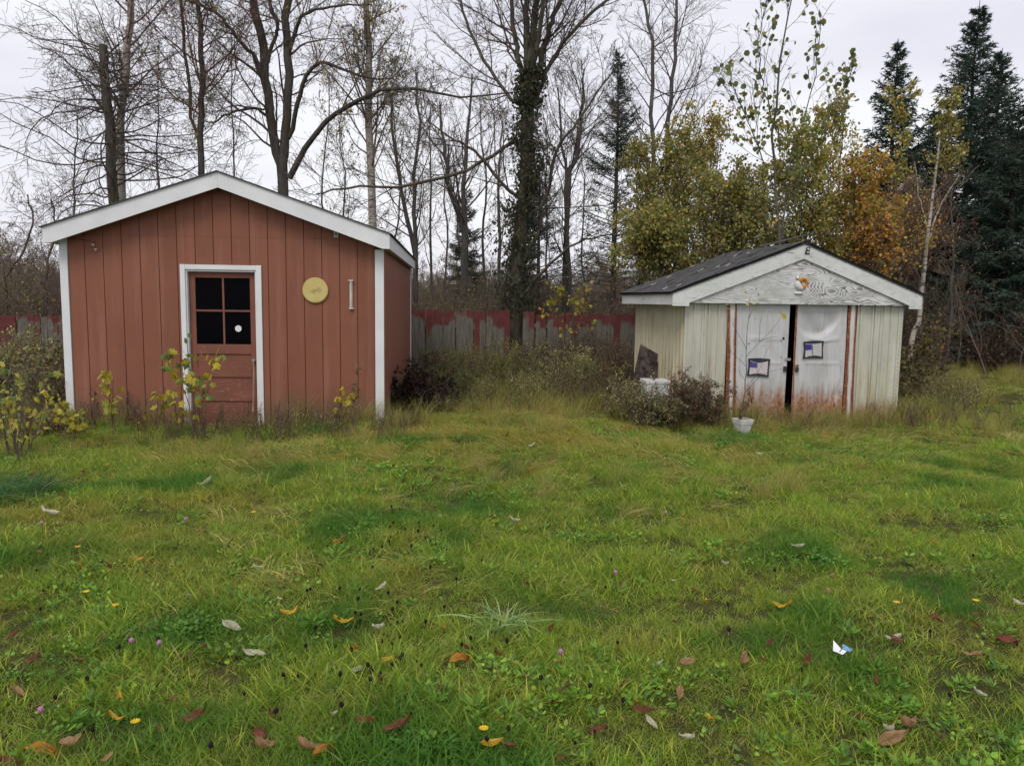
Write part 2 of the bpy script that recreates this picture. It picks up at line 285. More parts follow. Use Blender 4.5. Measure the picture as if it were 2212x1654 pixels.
class MB:
    def __init__(s): s.v = []; s.f = []; s.m = []
    def add(s, vs_, fs, mi=0):
        b = len(s.v); s.v += [tuple(p) for p in vs_]; s.f += [[i+b for i in f] for f in fs]; s.m += [mi]*len(fs); return s
    def box(s, x0, x1, y0, y1, z0, z1, mi=0):
        return s.add([(x0, y0, z0), (x1, y0, z0), (x1, y1, z0), (x0, y1, z0), (x0, y0, z1), (x1, y0, z1), (x1, y1, z1), (x0, y1, z1)],
                     [(0, 3, 2, 1), (4, 5, 6, 7), (0, 1, 5, 4), (1, 2, 6, 5), (2, 3, 7, 6), (3, 0, 4, 7)], mi)
    def prism(s, poly, y0, y1, mi=0):                  # poly of (x, z), extruded along y
        n = len(poly); vs_ = [(x, y0, z) for x, z in poly]+[(x, y1, z) for x, z in poly]
        fs = [tuple(range(n)), tuple(range(2*n-1, n-1, -1))]+[(i, i+n, (i+1) % n+n, (i+1) % n) for i in range(n)]
        return s.add(vs_, fs, mi)
    def cyl(s, c, ax, r, h, n=16, mi=0, r2=None):
        ax = Vector(ax).normalized(); a = ax.orthogonal().normalized(); b = ax.cross(a); c = Vector(c); r2 = r if r2 is None else r2
        vs_ = [c+(a*math.cos(2*PI*i/n)+b*math.sin(2*PI*i/n))*r for i in range(n)]+[c+ax*h+(a*math.cos(2*PI*i/n)+b*math.sin(2*PI*i/n))*r2 for i in range(n)]
        return s.add(vs_, [tuple(range(n-1, -1, -1)), tuple(range(n, 2*n))]+[(i, (i+1) % n, (i+1) % n+n, i+n) for i in range(n)], mi)
    def tube(s, pts, rad, n=6, mi=0):
        P = np.array([[list(p) for p in pts]], float); R = np.array([rad if hasattr(rad, '__len__') else [rad]*len(pts)], float)
        V, F = tubes(P, R, n); return s.add(V.tolist(), F.tolist(), mi)
    def mesh(s, name, mats, smooth=False, fix=True):
        me = make_mesh(name, s.v, s.f, mats, smooth, midx=s.m)
        if fix:
            import bmesh
            b = bmesh.new(); b.from_mesh(me); bmesh.ops.recalc_face_normals(b, faces=b.faces[:]); b.to_mesh(me); b.free()
        return me
    def obj(s, name, mats, parent=None, bevel=0.0, smooth=False, **k):
        o = link(name, s.mesh(name, mats, smooth), parent, **k)
        if bevel:
            md = o.modifiers.new('edge', 'BEVEL'); md.width = bevel; md.segments = 2; md.limit_method = 'ANGLE'
        return o
def tubes(P, R, S):
    N, K, _ = P.shape
    Tg = np.gradient(P, axis=1); Tg /= np.linalg.norm(Tg, axis=2, keepdims=True)+1e-9
    ref = np.zeros((N, 1, 3)); mean = Tg.mean(1); ref[np.abs(mean[:, 2]) < 0.8, 0, 2] = 1; ref[np.abs(mean[:, 2]) >= 0.8, 0, 0] = 1
    A = np.cross(Tg, ref); A /= np.linalg.norm(A, axis=2, keepdims=True)+1e-9; B = np.cross(Tg, A)
    th = np.arange(S)*2*PI/S
    V = P[:, :, None, :]+R[:, :, None, None]*(A[:, :, None, :]*np.cos(th)[:, None]+B[:, :, None, :]*np.sin(th)[:, None])
    i = np.arange(N)[:, None, None]; k = np.arange(K-1)[None, :, None]; s = np.arange(S)[None, None, :]; s2 = (s+1) % S
    b = i*K*S+k*S; F = np.stack([b+s, b+s2, b+S+s2, b+S+s], -1).reshape(-1, 4)
    return V.reshape(-1, 3), F
def joinVF(parts):
    Vs, Fs, o = [], [], 0
    for V, F in parts: Vs.append(V); Fs.append(F+o); o += len(V)
    return np.concatenate(Vs), np.concatenate(Fs)
def unit(a): return a/(np.linalg.norm(a, axis=-1, keepdims=True)+1e-9)
# ================================================================== the red shed
def plane_loc(org, yaw, u, v):                          # where the sight line at (u, v) meets a shed's front: (along, up)
    n = Vector((-math.sin(yaw), math.cos(yaw), 0)); ax = Vector((math.cos(yaw), math.sin(yaw), 0)); d = ray(u, v)
    k = (org-Vector((0, 0, CAM_H))).dot(n)/d.dot(n); p = Vector((0, 0, CAM_H))+d*k-org; return p.dot(ax), p.z
a0 = at(137, 650, 9.70); b0 = at(827, 650, 10.0)
RO = Vector((a0.x, a0.y, 0.0)); RYAW = math.atan2(b0.y-a0.y, b0.x-a0.x); RW = (Vector((b0.x, b0.y, 0))-RO).length; RL = 6.0
red = thing('garden_shed', 'brick red wooden shed with white trim and a half glazed door', 'shed', RO, RYAW)
OV = 0.10; FO = 0.20; _fo = RO-Vector((-math.sin(RYAW), math.cos(RYAW), 0))*0.222
AX = plane_loc(_fo, RYAW, 469, 368)[0]; ZA = plane_loc(_fo, RYAW, 469, 368)[1]-0.016; ZE = (plane_loc(_fo, RYAW, 97, 490)[1]+plane_loc(_fo, RYAW, 838, 500)[1])/2-0.016; SLOPE = (ZA-ZE)/(RW/2+OV); print('shed', AX, RW/2, ZA, ZE)
def rz(x, off=0.0): return ZA-SLOPE*abs(x-AX)-off
L = lambda u, v: plane_loc(RO, RYAW, u, v)
dx0 = L(403, 650)[0]; dx1 = L(555, 650)[0]; dzt = L(480, 583)[1]          # door opening
ZJ = 2.40
def shed_board(x0, x1, parent):
    mb = MB(); zt = lambda x: rz(x, 0.05)
    def piece(a, b, zb, zt_flat=None):
        if b-a < 0.004: return
        top = [(b, zt(b))]+([(AX, zt(AX))] if a < AX-1e-4 < b else [])+[(a, zt(a))]
        if ZJ-zb > 0.1 and min(q[1] for q in top) > ZJ+0.03:
            mb.prism([(a, zb), (b, zb), (b, ZJ-0.0005), (a, ZJ-0.0005)], -0.012, 0.0); mb.prism([(a, ZJ+0.0005), (b, ZJ+0.0005)]+top, -0.012, 0.0)
        else: mb.prism([(a, zb), (b, zb)]+top, -0.012, 0.0)
    if x1 <= dx0 or x0 >= dx1: piece(x0, x1, -0.05)
    else:
        if x0 < dx0: piece(x0, dx0, -0.05); x0 = dx0+0.0005
        if x1 > dx1: piece(dx1, x1, -0.05); x1 = dx1-0.0005
        piece(x0, x1, dzt)
    mb.obj('board', 'red_siding', parent, bevel=0.002)
x = 0.085; edges = [x]; x += 0.20
while x < RW-0.10: edges.append(x); x += 0.2245
edges.append(RW-0.10)
for i in range(len(edges)-1): shed_board(edges[i]+0.004, edges[i+1]-0.004, red)
mb = MB()                                                # sheathing behind the boards, with the door opening left free
def wallpoly(a, b, zb):
    top = [(b, rz(b, 0.06))]+([(AX, rz(AX, 0.06))] if a < AX < b else [])+[(a, rz(a, 0.06))]
    mb.prism([(a, zb), (b, zb)]+top, 0.001, 0.06)
wallpoly(0, dx0, -0.05); wallpoly(dx0+.001, dx1-.001, dzt+0.001); wallpoly(dx1, RW, -0.05)
mb.obj('front_wall', 'groove_red', red)
mb = MB(); mb.box(0.001, 0.06, 0.062, RL, -0.05, rz(0, 0.06)); mb.obj('left_wall', 'red_siding', red)
mb = MB(); mb.prism([(0.061, -0.05), (RW-0.061, -0.05), (RW-0.061, rz(0.06, 0.06)), (AX, rz(AX, 0.06)), (0.061, rz(0.06, 0.06))], RL-0.06, RL-0.001); mb.obj('back_wall', 'red_siding', red)
mb = MB(); mb.box(RW-0.06, RW-0.001, 0.062, RL, -0.05, rz(0, 0.06)); mb.obj('right_wall', 'groove_red', red)
y = 0.09; first = None
while y < RL-0.1:                                        # boards of the long side
    y2 = min(y+0.2245, RL-0.08)
    if first is None:
        first = MB().box(0, 0.012, 0.004, 0.2205, -0.05, rz(0, 0.09)).mesh('board', 'red_siding')
    if y2-y > 0.2: link('board', first, red, loc=(RW, y, 0))
    y = y2
# trims, a few centimetres proud
MB().box(-0.012, 0.083, -0.03, -0.0005, -0.04, rz(0, 0.10)).obj('corner_trim', 'white_paint', red, bevel=0.003)
MB().box(RW-0.097, RW+0.016, -0.03, -0.0005, -0.04, rz(RW, 0.22)).obj('corner_trim', 'white_paint', red, bevel=0.003)
MB().box(RW+0.0125, RW+0.03, 0.0, 0.085, -0.04, rz(RW, 0.2)).obj('corner_trim', 'red_siding', red, bevel=0.002)
MB().box(RW+0.0125, RW+0.032, RL-0.085, RL, -0.04, rz(RW, 0.2)).obj('corner_trim', 'white_paint', red, bevel=0.002)
FT = 0.185
for sgn in (-1, 1):
    xe = AX+sgn*(AX+OV)
    p = [(AX, rz(AX)), (xe, rz(xe)), (xe, rz(xe, FT)), (xe-sgn*0.09, rz(xe, FT)), (AX+sgn*0.0, rz(AX, FT+0.005))]
    if sgn > 0: p = [(q[0]+0.0012, q[1]) for q in p]
    MB().prism(p, -FO-0.022, -FO).obj('fascia_board', 'white_paint', red, bevel=0.002)
    mb = MB(); mb.prism([(AX+sgn*0.001, rz(AX)+0.001), (xe+sgn*0.03, rz(xe+sgn*0.03)+0.001), (xe+sgn*0.03, rz(xe+sgn*0.03)+0.016), (AX+sgn*0.001, rz(AX)+0.016)], -FO-0.045, RL+0.15)
    rf = mb.obj('roof', 'shingle', red, bevel=0.0)
    MB().prism([(AX+sgn*0.001, rz(AX)-0.002), (xe-sgn*0.02, rz(xe-sgn*0.02)-0.002), (xe-sgn*0.02, rz(xe-sgn*0.02)-0.03), (AX+sgn*0.001, rz(AX)-0.03)], -FO+0.001, RL+0.1).obj('roof_deck', 'grey_wood', red)
    a, b = (xe-0.022, xe) if sgn > 0 else (xe, xe+0.022)
    MB().box(a, b, -FO+0.001, RL+0.1, rz(xe, FT), rz(xe, 0.004)).obj('eave_board', 'white_paint', red, bevel=0.002)
    a, b = (RW+0.013, xe-0.023) if sgn > 0 else (xe+0.023, -0.0125)
    MB().box(a, b, -FO+0.002, RL+0.05, rz(xe, FT)+0.012, rz(xe, FT)+0.022).obj('soffit', 'old_white_board', red)
# door frame and door
MB().box(dx0-0.062, dx0, -0.035, -0.013, -0.04, dzt+0.062).obj('door_trim', 'white_paint', red, bevel=0.003)
MB().box(dx1, dx1+0.068, -0.035, -0.013, -0.04, dzt+0.062).obj('door_trim', 'white_paint', red, bevel=0.003)
MB().box(dx0+.0005, dx1-.0005, -0.033, -0.013, dzt, dzt+0.060).obj('door_trim', 'white_paint', red, bevel=0.003)
MB().box(dx0-0.012, dx0+0.018, -0.0125, 0.16, -0.04, dzt-0.001).obj('door_jamb', 'white_paint', red, bevel=0.002)
MB().box(dx1-0.018, dx1+0.012, -0.0125, 0.16, -0.04, dzt-0.001).obj('door_jamb', 'white_paint', red, bevel=0.002)
MB().box(dx0+0.019, dx1-0.019, -0.0122, 0.16, dzt-0.025, dzt-0.0015).obj('door_jamb', 'white_paint', red, bevel=0.002)
Dx0, Dx1, Dz1 = dx0+0.022, dx1-0.022, dzt-0.03
def Z(v): return L(480, v)[1]*1.0+0.0
zg0, zg1, zm = Z(744), Z(600), Z(671.5)
gx0, gx1 = Dx0+0.075, Dx1-0.075; gm = (gx0+gx1)/2+0.004
door = MB().box(Dx0, Dx1, 0.087, 0.092, 0.0, Dz1).obj('door', 'black_inside', red)
dk = lambda nm, b, mt='door_paint', bev=0.003: b.obj(nm, mt, door, bevel=bev)
dk('stile', MB().box(Dx0, gx0, 0.045, 0.085, 0.0, Dz1)); dk('stile', MB().box(gx1, Dx1, 0.045, 0.085, 0.0, Dz1))
rails = [(zg1, Dz1), (Z(765), zg0), (Z(815), Z(796)), (Z(867), Z(848)), (0.0, Z(900))]
for a, b in rails: dk('rail', MB().box(gx0+.0004, gx1-.0004, 0.0455, 0.084, a, b))
for i in range(4):
    a, b = rails[i+1]; c_, d_ = (rails[i+1][1], rails[i][0]) if i else (None, None)
for (a, b) in [(Z(796), Z(765)), (Z(848), Z(815)), (Z(900), Z(867))]:
    dk('door_panel', MB().box(gx0+.0006, gx1-.0006, 0.062, 0.083, a+.0005, b-.0005), bev=0.0)
    dk('panel_moulding', MB().box(gx0+.0006, gx1-.0006, 0.051, 0.0615, a+.0005, a+0.012), bev=0.003)
dk('muntin', MB().box(gm-0.012, gm+0.012, 0.050, 0.070, zg0+.0004, zg1-.0004)); dk('muntin', MB().box(gx0+.0006, gm-0.0125, 0.050, 0.070, zm-0.012, zm+0.012)); dk('muntin', MB().box(gm+0.0125, gx1-.0006, 0.050, 0.070, zm-0.012, zm+0.012))
for a, b in ((gx0, gm-0.012), (gm+0.012, gx1)):
    for c_, d_ in ((zg0, zm-0.012), (zm+0.012, zg1)):
        dk('pane', MB().box(a+.001, b-.001, 0.060, 0.064, c_+.001, d_-.001), 'window_glass', 0)
sx, sz = L(512, 710); dk('sticker', MB().cyl((sx, 0.0595, sz), (0, -1, 0), 0.041, 0.002, 28), 'white_sticker', 0)
hx, hz = L(547, 779); mb = MB().cyl((hx, 0.044, hz), (0, -1, 0), 0.022, 0.006, 14); mb.cyl((hx, 0.038, hz), (0, -1, 0), 0.009, 0.035, 10); mb.cyl((hx, 0.010, hz), (0, -1, 0), 0.025, 0.02, 14, r2=0.018)
dk('door_knob', mb, 'grey_metal', 0.002)
mb = MB().box(hx+0.03, hx+0.045, 0.02, 0.045, hz-0.03, hz+0.035); dk('latch', mb, 'dark_metal')
mb = MB().tube([(hx, 0.0, hz+0.01), (hx+0.004, -0.006, hz-0.12), (hx-0.012, -0.004, hz-0.45), (hx-0.018, 0.0, hz-0.60)], 0.004, 5)
mb.tube([(hx+0.006, 0.0, hz+0.01), (hx+0.010, -0.006, hz-0.2), (hx-0.006, -0.004, hz-0.60)], 0.003, 5); mb.cyl((hx-0.015, -0.002, hz-0.66), (0, 0, 1), 0.016, 0.07, 7, r2=0.005)
tag(mb.obj('pull_string', 'string', None, loc=RO, rot=(0, 0, RYAW)), 'frayed tan string hanging from the knob of the red shed door', 'string')
# step / sill under the door
MB().box(dx0, dx1, -0.0128, 0.09, -0.06, 0.0).obj('threshold', 'red_siding', red, bevel=0.004)
# round dial and the narrow tube
cx, cz = L(682, 627); R_ = 0.163
dial = thing('wall_thermometer', 'round yellow faded dial thermometer on the red shed wall', 'thermometer', RO+Matrix.Rotation(RYAW, 3, 'Z')@Vector((cx, -0.013, cz)), RYAW)
MB().cyl((0, 0, 0), (0, -1, 0), R_, 0.026, 48).obj('housing', 'dial_rim', dial, bevel=0.006)
MB().cyl((0, -0.0262, 0), (0, -1, 0), R_-0.014, 0.003, 48).obj('dial_face', 'dial_face', dial)
cx, cz = L(759, 636)
tubeo = thing('rain_gauge', 'narrow clear tan tube gauge screwed to the red shed wall beside the yellow dial', 'rain gauge', RO+Matrix.Rotation(RYAW, 3, 'Z')@Vector((cx, -0.013, cz)), RYAW)
MB().box(-0.021, 0.021, -0.010, 0, -0.175, 0.175).obj('back_plate', 'tube_plastic', tubeo, bevel=0.002)
MB().cyl((0, -0.022, -0.165), (0, 0, 1), 0.013, 0.33, 14).obj('tube', 'pale_plastic', tubeo)
MB().box(-0.030, 0.030, -0.038, -0.0105, 0.167, 0.187).obj('bracket', 'pale_plastic', tubeo, bevel=0.002); MB().box(-0.026, 0.030, -0.036, -0.0105, -0.187, -0.170).obj('bracket', 'pale_plastic', tubeo, bevel=0.002)
# hardware under the gable
cx, cz = L(726, 502)
h = thing('hook_plate', 'pale metal plate with a round ring under the right slope of the red shed', 'hook', RO+Matrix.Rotation(RYAW, 3, 'Z')@Vector((cx, -0.013, cz)), RYAW)
MB().box(-0.026, 0.030, -0.004, 0, -0.065, 0.035).obj('plate', 'pale_plastic', h, bevel=0.002)
rng_pts = [(-0.008+0.020*math.cos(t_), -0.012, 0.042+0.020*math.sin(t_)) for t_ in np.linspace(0, 2*PI, 15)]
MB().tube(rng_pts, 0.007, 6).obj('ring', 'white_plastic', h, smooth=True); MB().tube([(0, -0.004, 0.02), (0.004, -0.02, 0.0), (0.002, -0.02, -0.03), (0.0, -0.004, -0.045)], 0.006, 6).obj('hook', 'dark_metal', h)
cx, cz = L(205, 532)
h = thing('wire_insulator', 'old rusty wire holder with two small insulators near the left corner of the red shed', 'insulator', RO+Matrix.Rotation(RYAW, 3, 'Z')@Vector((cx, -0.013, cz)), RYAW)
MB().box(-0.022, 0.014, -0.006, 0, -0.055, 0.06).obj('plate', 'rust', h, bevel=0.002)
for dx_, dz_ in ((-0.012, 0.015), (0.016, -0.045)):
    MB().cyl((dx_, -0.006, dz_), (0, -1, 0), 0.019, 0.026, 12, r2=0.013).obj('insulator_cap', 'pale_plastic', h, bevel=0.002); MB().cyl((dx_, -0.033, dz_), (0, -1, 0), 0.007, 0.004, 8).obj('screw', 'dark_metal', h)
MB().tube([(-0.02, -0.02, 0.06), (-0.2, -0.014, 0.085), (-0.42, -0.016, 0.10)], 0.0022, 4).obj('wire', 'dark_metal', h)
# nails in the fascia apex
mb = MB()
for dx_, dz_ in ((-0.1, -.05), (-0.075, -.045), (-0.05, -.05), (0.0, -0.05), (0.002, -0.08), (-0.06, -0.06)): mb.cyl((AX+dx_-0.02, -FO-0.0222, ZA+dz_), (0, -1, 0), 0.0035, 0.002, 6)
mb.obj('nail_head', 'dark_metal', red)['kind'] = 'stuff'

# ================================================================== the metal shed
a0 = at(1482, 650, 10.55); b0 = at(1950, 650, 10.98)
MO = Vector((a0.x, a0.y, 0.0)); MYAW = math.atan2(b0.y-a0.y, b0.x-a0.x); MW = (Vector((b0.x, b0.y, 0))-MO).length; ML = 2.3
met = thing('metal_shed', 'small rusty metal shed with weathered white plywood gable and two dented doors', 'shed', MO, MYAW)
Q = lambda u, v: plane_loc(MO, MYAW, u, v)
ZW = Q(1700, 657)[1]                                     # top of the metal, underside of the gable
apx, apz = Q(1727, 524); AXm = MW/2+0.01; ZAm = apz-0.03
OL = 0.235; SL = (ZAm-(ZW+0.125))/(AXm+OL)
def mz(x, off=0.0): return ZAm-SL*abs(x-AXm)-off
def ribbed(x0, x1, z0, z1, y, parent, name, mat, ribs, flip=False):
    prof = [(x0, 0)]
    for r in ribs: prof += [(r-0.013, 0), (r-0.009, -0.022), (r+0.009, -0.022), (r+0.013, 0)]
    prof.append((x1, 0)); nz_ = 8; V = []
    for k in range(nz_+1):
        zz = z0+(z1-z0)*k/nz_
        for (a, b) in prof: V.append((a, y+b, zz))
    n = len(prof); F = [(k*n+i, k*n+i+1, (k+1)*n+i+1, (k+1)*n+i) for k in range(nz_) for i in range(n-1)]
    me = make_mesh(name, V, F, mat); return link(name, me, parent)
LX = lambda u, v=780: Q(u, v)[0]
pl0, pl1 = LX(1567), LX(1587); g0, g1 = LX(1699), LX(1714); pr0, pr1 = LX(1823), LX(1846)
ribbed(0.0, LX(1512)-0.002, -0.05, ZW, 0.0, met, 'metal_panel', 'sheet_metal', [LX(1496)])
ribbed(LX(1512), pl0, -0.05, ZW, -0.003, met, 'metal_panel', 'sheet_metal', [LX(1519), LX(1527), LX(1548)])
ribbed(pr1, LX(1896)-0.002, -0.05, ZW, 0.0, met, 'metal_panel', 'sheet_metal', [LX(1853), LX(1878), LX(1884)])
ribbed(LX(1896), MW-0.05, -0.05, ZW, -0.003, met, 'metal_panel', 'sheet_metal', [LX(1903), LX(1918)])
MB().box(MW-0.052, MW+0.012, -0.016, -0.004, -0.05, ZW).obj('corner_strip', 'sheet_metal', met, bevel=0.004)
MB().box(MW+0.0125, MW+0.014, -0.016, 0.06, -0.05, ZW).obj('corner_strip', 'sheet_metal', met)
MB().box(-0.012, 0.022, -0.014, -0.002, -0.05, ZW).obj('corner_strip', 'sheet_metal', met, bevel=0.003)
mb = MB()
for k in range(26): mb.cyl((MW-0.02+0.006*math.sin(k*7.1), -0.016, 0.12+k*0.056), (0, -1, 0), 0.005, 0.003, 6)
mb.obj('screw_head', 'dark_metal', met)['kind'] = 'stuff'
def post(x0, x1, u0b, u1b, nm='door_post'):
    zb = -0.05; xb0, xb1 = Q(u0b, 905)[0], Q(u1b, 905)[0]; V = []; A = []; n = 7; K = 10
    for k in range(K+1):
        s = k/K
        for i in range(n):
            q = i/(n-1); xx = (xb0*(1-s)+x0*s)*(1-q)+(xb1*(1-s)+x1*s)*q
            V.append((xx, -0.022-(0.012 if 0 < i < n-1 else 0.0), zb+(ZW-zb)*s)); A.append(q)
    F = [(k*n+i, k*n+i+1, (k+1)*n+i+1, (k+1)*n+i) for k in range(K) for i in range(n-1)]
    link(nm, make_mesh(nm, V, F, 'rusted_post', fattr=A), met)
post(Q(1570, 668)[0], Q(1590, 668)[0], 1565, 1587); post(Q(1831, 668)[0], Q(1849, 668)[0], 1817, 1840)
def sheet_door(u_tl, u_tr, u_bl, u_br, dent):
    a, b = Q(u_tl, 660)[0], Q(u_tr, 660)[0]; c_, d_ = Q(u_bl, 900)[0], Q(u_br, 900)[0]; NX, NZ = 60, 90; V = []
    for k in range(NZ+1):
        s = k/NZ
        for i in range(NX+1):
            q = i/NX; xx = (c_*(1-s)+a*s)*(1-q)+(d_*(1-s)+b*s)*q; zz = 0.02+(ZW-0.004-0.02)*s; yy = -0.012
            for (ea, eb, ta, tb) in ((0.24, 0.56, 0.50, 0.70), (0.56, 0.88, 0.50, 0.70), (0.24, 0.56, 0.72, 0.95), (0.56, 0.88, 0.72, 0.95)):
                d = min(q-ea, eb-q, (s-ta)*1.7, (tb-s)*1.7); yy -= 0.007*math.exp(-(d/0.018)**2) if d > -0.04 else 0
            yy -= 0.004*math.sin(q*9+s*3)*math.sin(s*7)
            if dent:
                cv_ = 0.725+0.75*(q-0.40)**2; w_ = 1/(1+math.exp(-(s-cv_)*75)); r_ = math.exp(-((q-0.45)/0.33)**4)
                yy += w_*r_*(0.085*math.exp(-max(0, s-cv_)/0.12)+0.015)+0.012*w_*r_*math.sin(q*13+s*20)
                yy -= 0.026*math.exp(-((s-cv_+0.012)/0.014)**2)*math.exp(-((q-0.42)/0.24)**2)
                yy -= 0.014*math.exp(-((s-0.685-0.06*(q-0.5))/0.010)**2)*math.exp(-((q-0.58)/0.16)**2)
                yy += 0.018*math.exp(-((q-0.86)/0.10)**2-((s-0.22)/0.05)**2)
            V.append((xx, yy, zz))
    n = NX+1; F = np.array([(k*n+i, k*n+i+1, (k+1)*n+i+1, (k+1)*n+i) for k in range(NZ) for i in range(NX)])
    o = link('door', make_mesh('door', V, [F], 'door_metal', smooth=True), met)
    o['label'] = 'dented sheet metal door with a folded crease near its top' if dent else 'sheet metal door with faint embossed squares'
    return o
dl = sheet_door(1590, 1706, 1586, 1692, False); dr = sheet_door(1719, 1830, 1707, 1817, True)
mb = MB()
for (u0, u1, v0, v1) in ((1706, 1707, 660, 905),): pass
xl_t, xl_b = Q(1706, 660)[0], Q(1692, 900)[0]; xr_t, xr_b = Q(1719, 660)[0], Q(1707, 900)[0]
MB().add([(xr_b, -0.013, .02), (xr_b+.022, -0.02, .02), (xr_t+.022, -0.02, ZW-.004), (xr_t, -0.013, ZW-.004)], [(0, 1, 2, 3)]).obj('door_edge', 'rusted_post', dr)
# black sheet and floor standing in for the unlit interior, back, far side
mb = MB(); mb.box(0.03, MW-0.03, 0.35, 0.36, -0.03, ZW); mb.obj('dark_interior_sheet', 'black_inside', met)
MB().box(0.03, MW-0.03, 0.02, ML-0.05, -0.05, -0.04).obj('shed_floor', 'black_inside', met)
MB().box(0.0, MW, ML-0.02, ML, -0.05, ZW).obj('back_wall', 'sheet_metal', met); MB().box(MW-0.02, MW+0.001, 0.062, ML-0.021, -0.05, ZW+0.05).obj('right_wall', 'sheet_metal', met)
# the near side wall in ribbed sheets
npan = 4
for i in range(npan):
    ya, yb = 0.02+i*(ML-0.02)/npan, 0.02+(i+1)*(ML-0.02)/npan; prof = [(ya, 0.0)]
    for r in np.linspace(ya+0.07, yb-0.07, 4): prof += [(r-0.018, 0), (r-0.011, -0.026), (r+0.011, -0.026), (r+0.018, 0)]
    prof.append((yb-0.001, 0)); prof = [(a, b-0.002*(i % 2)) for a, b in prof]; V = []
    for zz in (-0.05, 0.4, 0.9, ZW+0.09): V += [(b, a, zz) for a, b in prof]
    n = len(prof); F = [(k*n+q+1, k*n+q, (k+1)*n+q, (k+1)*n+q+1) for k in range(3) for q in range(n-1)]
    link('metal_panel', make_mesh('metal_panel', V, F, 'sheet_metal_yellowed'), met)
# gable plywood, fascia, roof
GF = 0.10
gable = MB().prism([(-0.005, ZW), (AXm, ZW), (AXm, mz(AXm, 0.19)), (AXm-0.0, mz(AXm, 0.19)), (-0.005, ZW+0.006)][:3]+[(AXm, mz(AXm, 0.15))], -GF, -0.03).obj('gable_board', 'worn_plywood', met)
MB().prism([(AXm+0.003, ZW), (MW+0.02, ZW), (MW+0.02, ZW+0.004), (AXm+0.003, mz(AXm, 0.15))], -GF, -0.03).obj('gable_board', 'worn_plywood', met)
MB().prism([(0.03, ZW+.002), (MW-0.03, ZW+.002), (AXm, mz(AXm, 0.2))], -0.029, -0.02).obj('gable_backing', 'grey_wood', met)
FTm = 0.20
for sgn in (-1, 1):
    xe = AXm+sgn*(AXm+OL) if sgn < 0 else MW+0.205
    lo = ZW-0.045
    p = [(AXm, mz(AXm)), (xe, mz(xe)), (xe, lo), (AXm+sgn*(AXm+0.0), lo), (AXm+sgn*(AXm-0.0), ZW+0.0), (AXm, mz(AXm, FTm))]
    if sgn > 0: p = [(q[0]+0.002, q[1]) for q in p]
    MB().prism(p, -GF-0.030, -GF-0.002).obj('fascia_board', 'old_white_board', met, bevel=0.003)
    xr = xe+sgn*0.03
    MB().prism([(AXm+sgn*0.001, mz(AXm)+0.001), (xr, mz(xr)+0.001), (xr, mz(xr)+0.012), (AXm+sgn*0.001, mz(AXm)+0.012)], -GF-0.045, ML+0.08).obj('roof_deck', 'shingle', met)
MB().box(-OL, -OL+0.025, -GF-0.001, ML+0.06, ZW-0.03, mz(-OL)-0.002).obj('eave_board', 'old_white_board', met, bevel=0.003)
MB().box(MW+0.18, MW+0.205, -GF-0.001, ML+0.06, ZW-0.03, mz(MW+0.205)-0.002).obj('eave_board', 'old_white_board', met, bevel=0.003)
MB().box(-OL+0.026, -0.003, -GF, ML+0.05, ZW+0.02, ZW+0.03).obj('soffit', 'old_white_board', met)
# shingles: tabs laid in courses on both slopes
rs = random.Random(4); sm = MB(); sm.box(-0.002, 0.150, 0.003, 0.294, 0.0, 0.020, 1); sm.m[1] = 0; sm = sm.mesh('shingle', ['shingle', 'shingle_edge'])
ang = math.atan(SL)
for sgn in (-1, 1):
    run = (AXm+OL+0.03) if sgn < 0 else (MW+0.235-AXm); slope_len = run/math.cos(ang); nc = int(slope_len/0.135)+1
    for c_ in range(nc):
        d = slope_len-c_*0.135; off = (c_ % 2)*0.15; yy = -GF-0.05+(-off if off else 0)
        while yy < ML+0.08:
            y0_ = max(yy, -GF-0.052); w_ = min(yy+0.3, ML+0.085)-y0_
            if w_ > 0.04 and d > 0.02:
                xx = AXm+sgn*d*math.cos(ang); zz = mz(xx)+0.0125+0.0022*(c_ % 2)+0.0015
                o = link('shingle', sm, met, loc=(xx, y0_, zz), rot=(0, (-ang-0.03) if sgn < 0 else (ang+0.03+PI), 0) if sgn < 0 else (0, 0, 0))
                if sgn > 0:
                    o.rotation_euler = (0, ang+0.03, PI); o.location = (xx, y0_+w_, zz); o.rotation_euler = Matrix(((-math.cos(ang), 0, 0), (0, -1, 0), (0, 0, 1))).to_euler()
                    o.matrix_local = Matrix.Translation((xx, y0_+w_, zz)) @ Matrix.Rotation(PI, 4, 'Z') @ Matrix.Rotation(-ang-0.03, 4, 'Y')
                o.scale = (min(1, d/0.15), w_/0.3, 1+rs.random()*0.5)
            yy += 0.3
MB().box(AXm-0.07, AXm+0.07, -GF-0.05, ML+0.08, mz(AXm)+0.006, mz(AXm)+0.014).obj('ridge_cap', 'shingle', met)
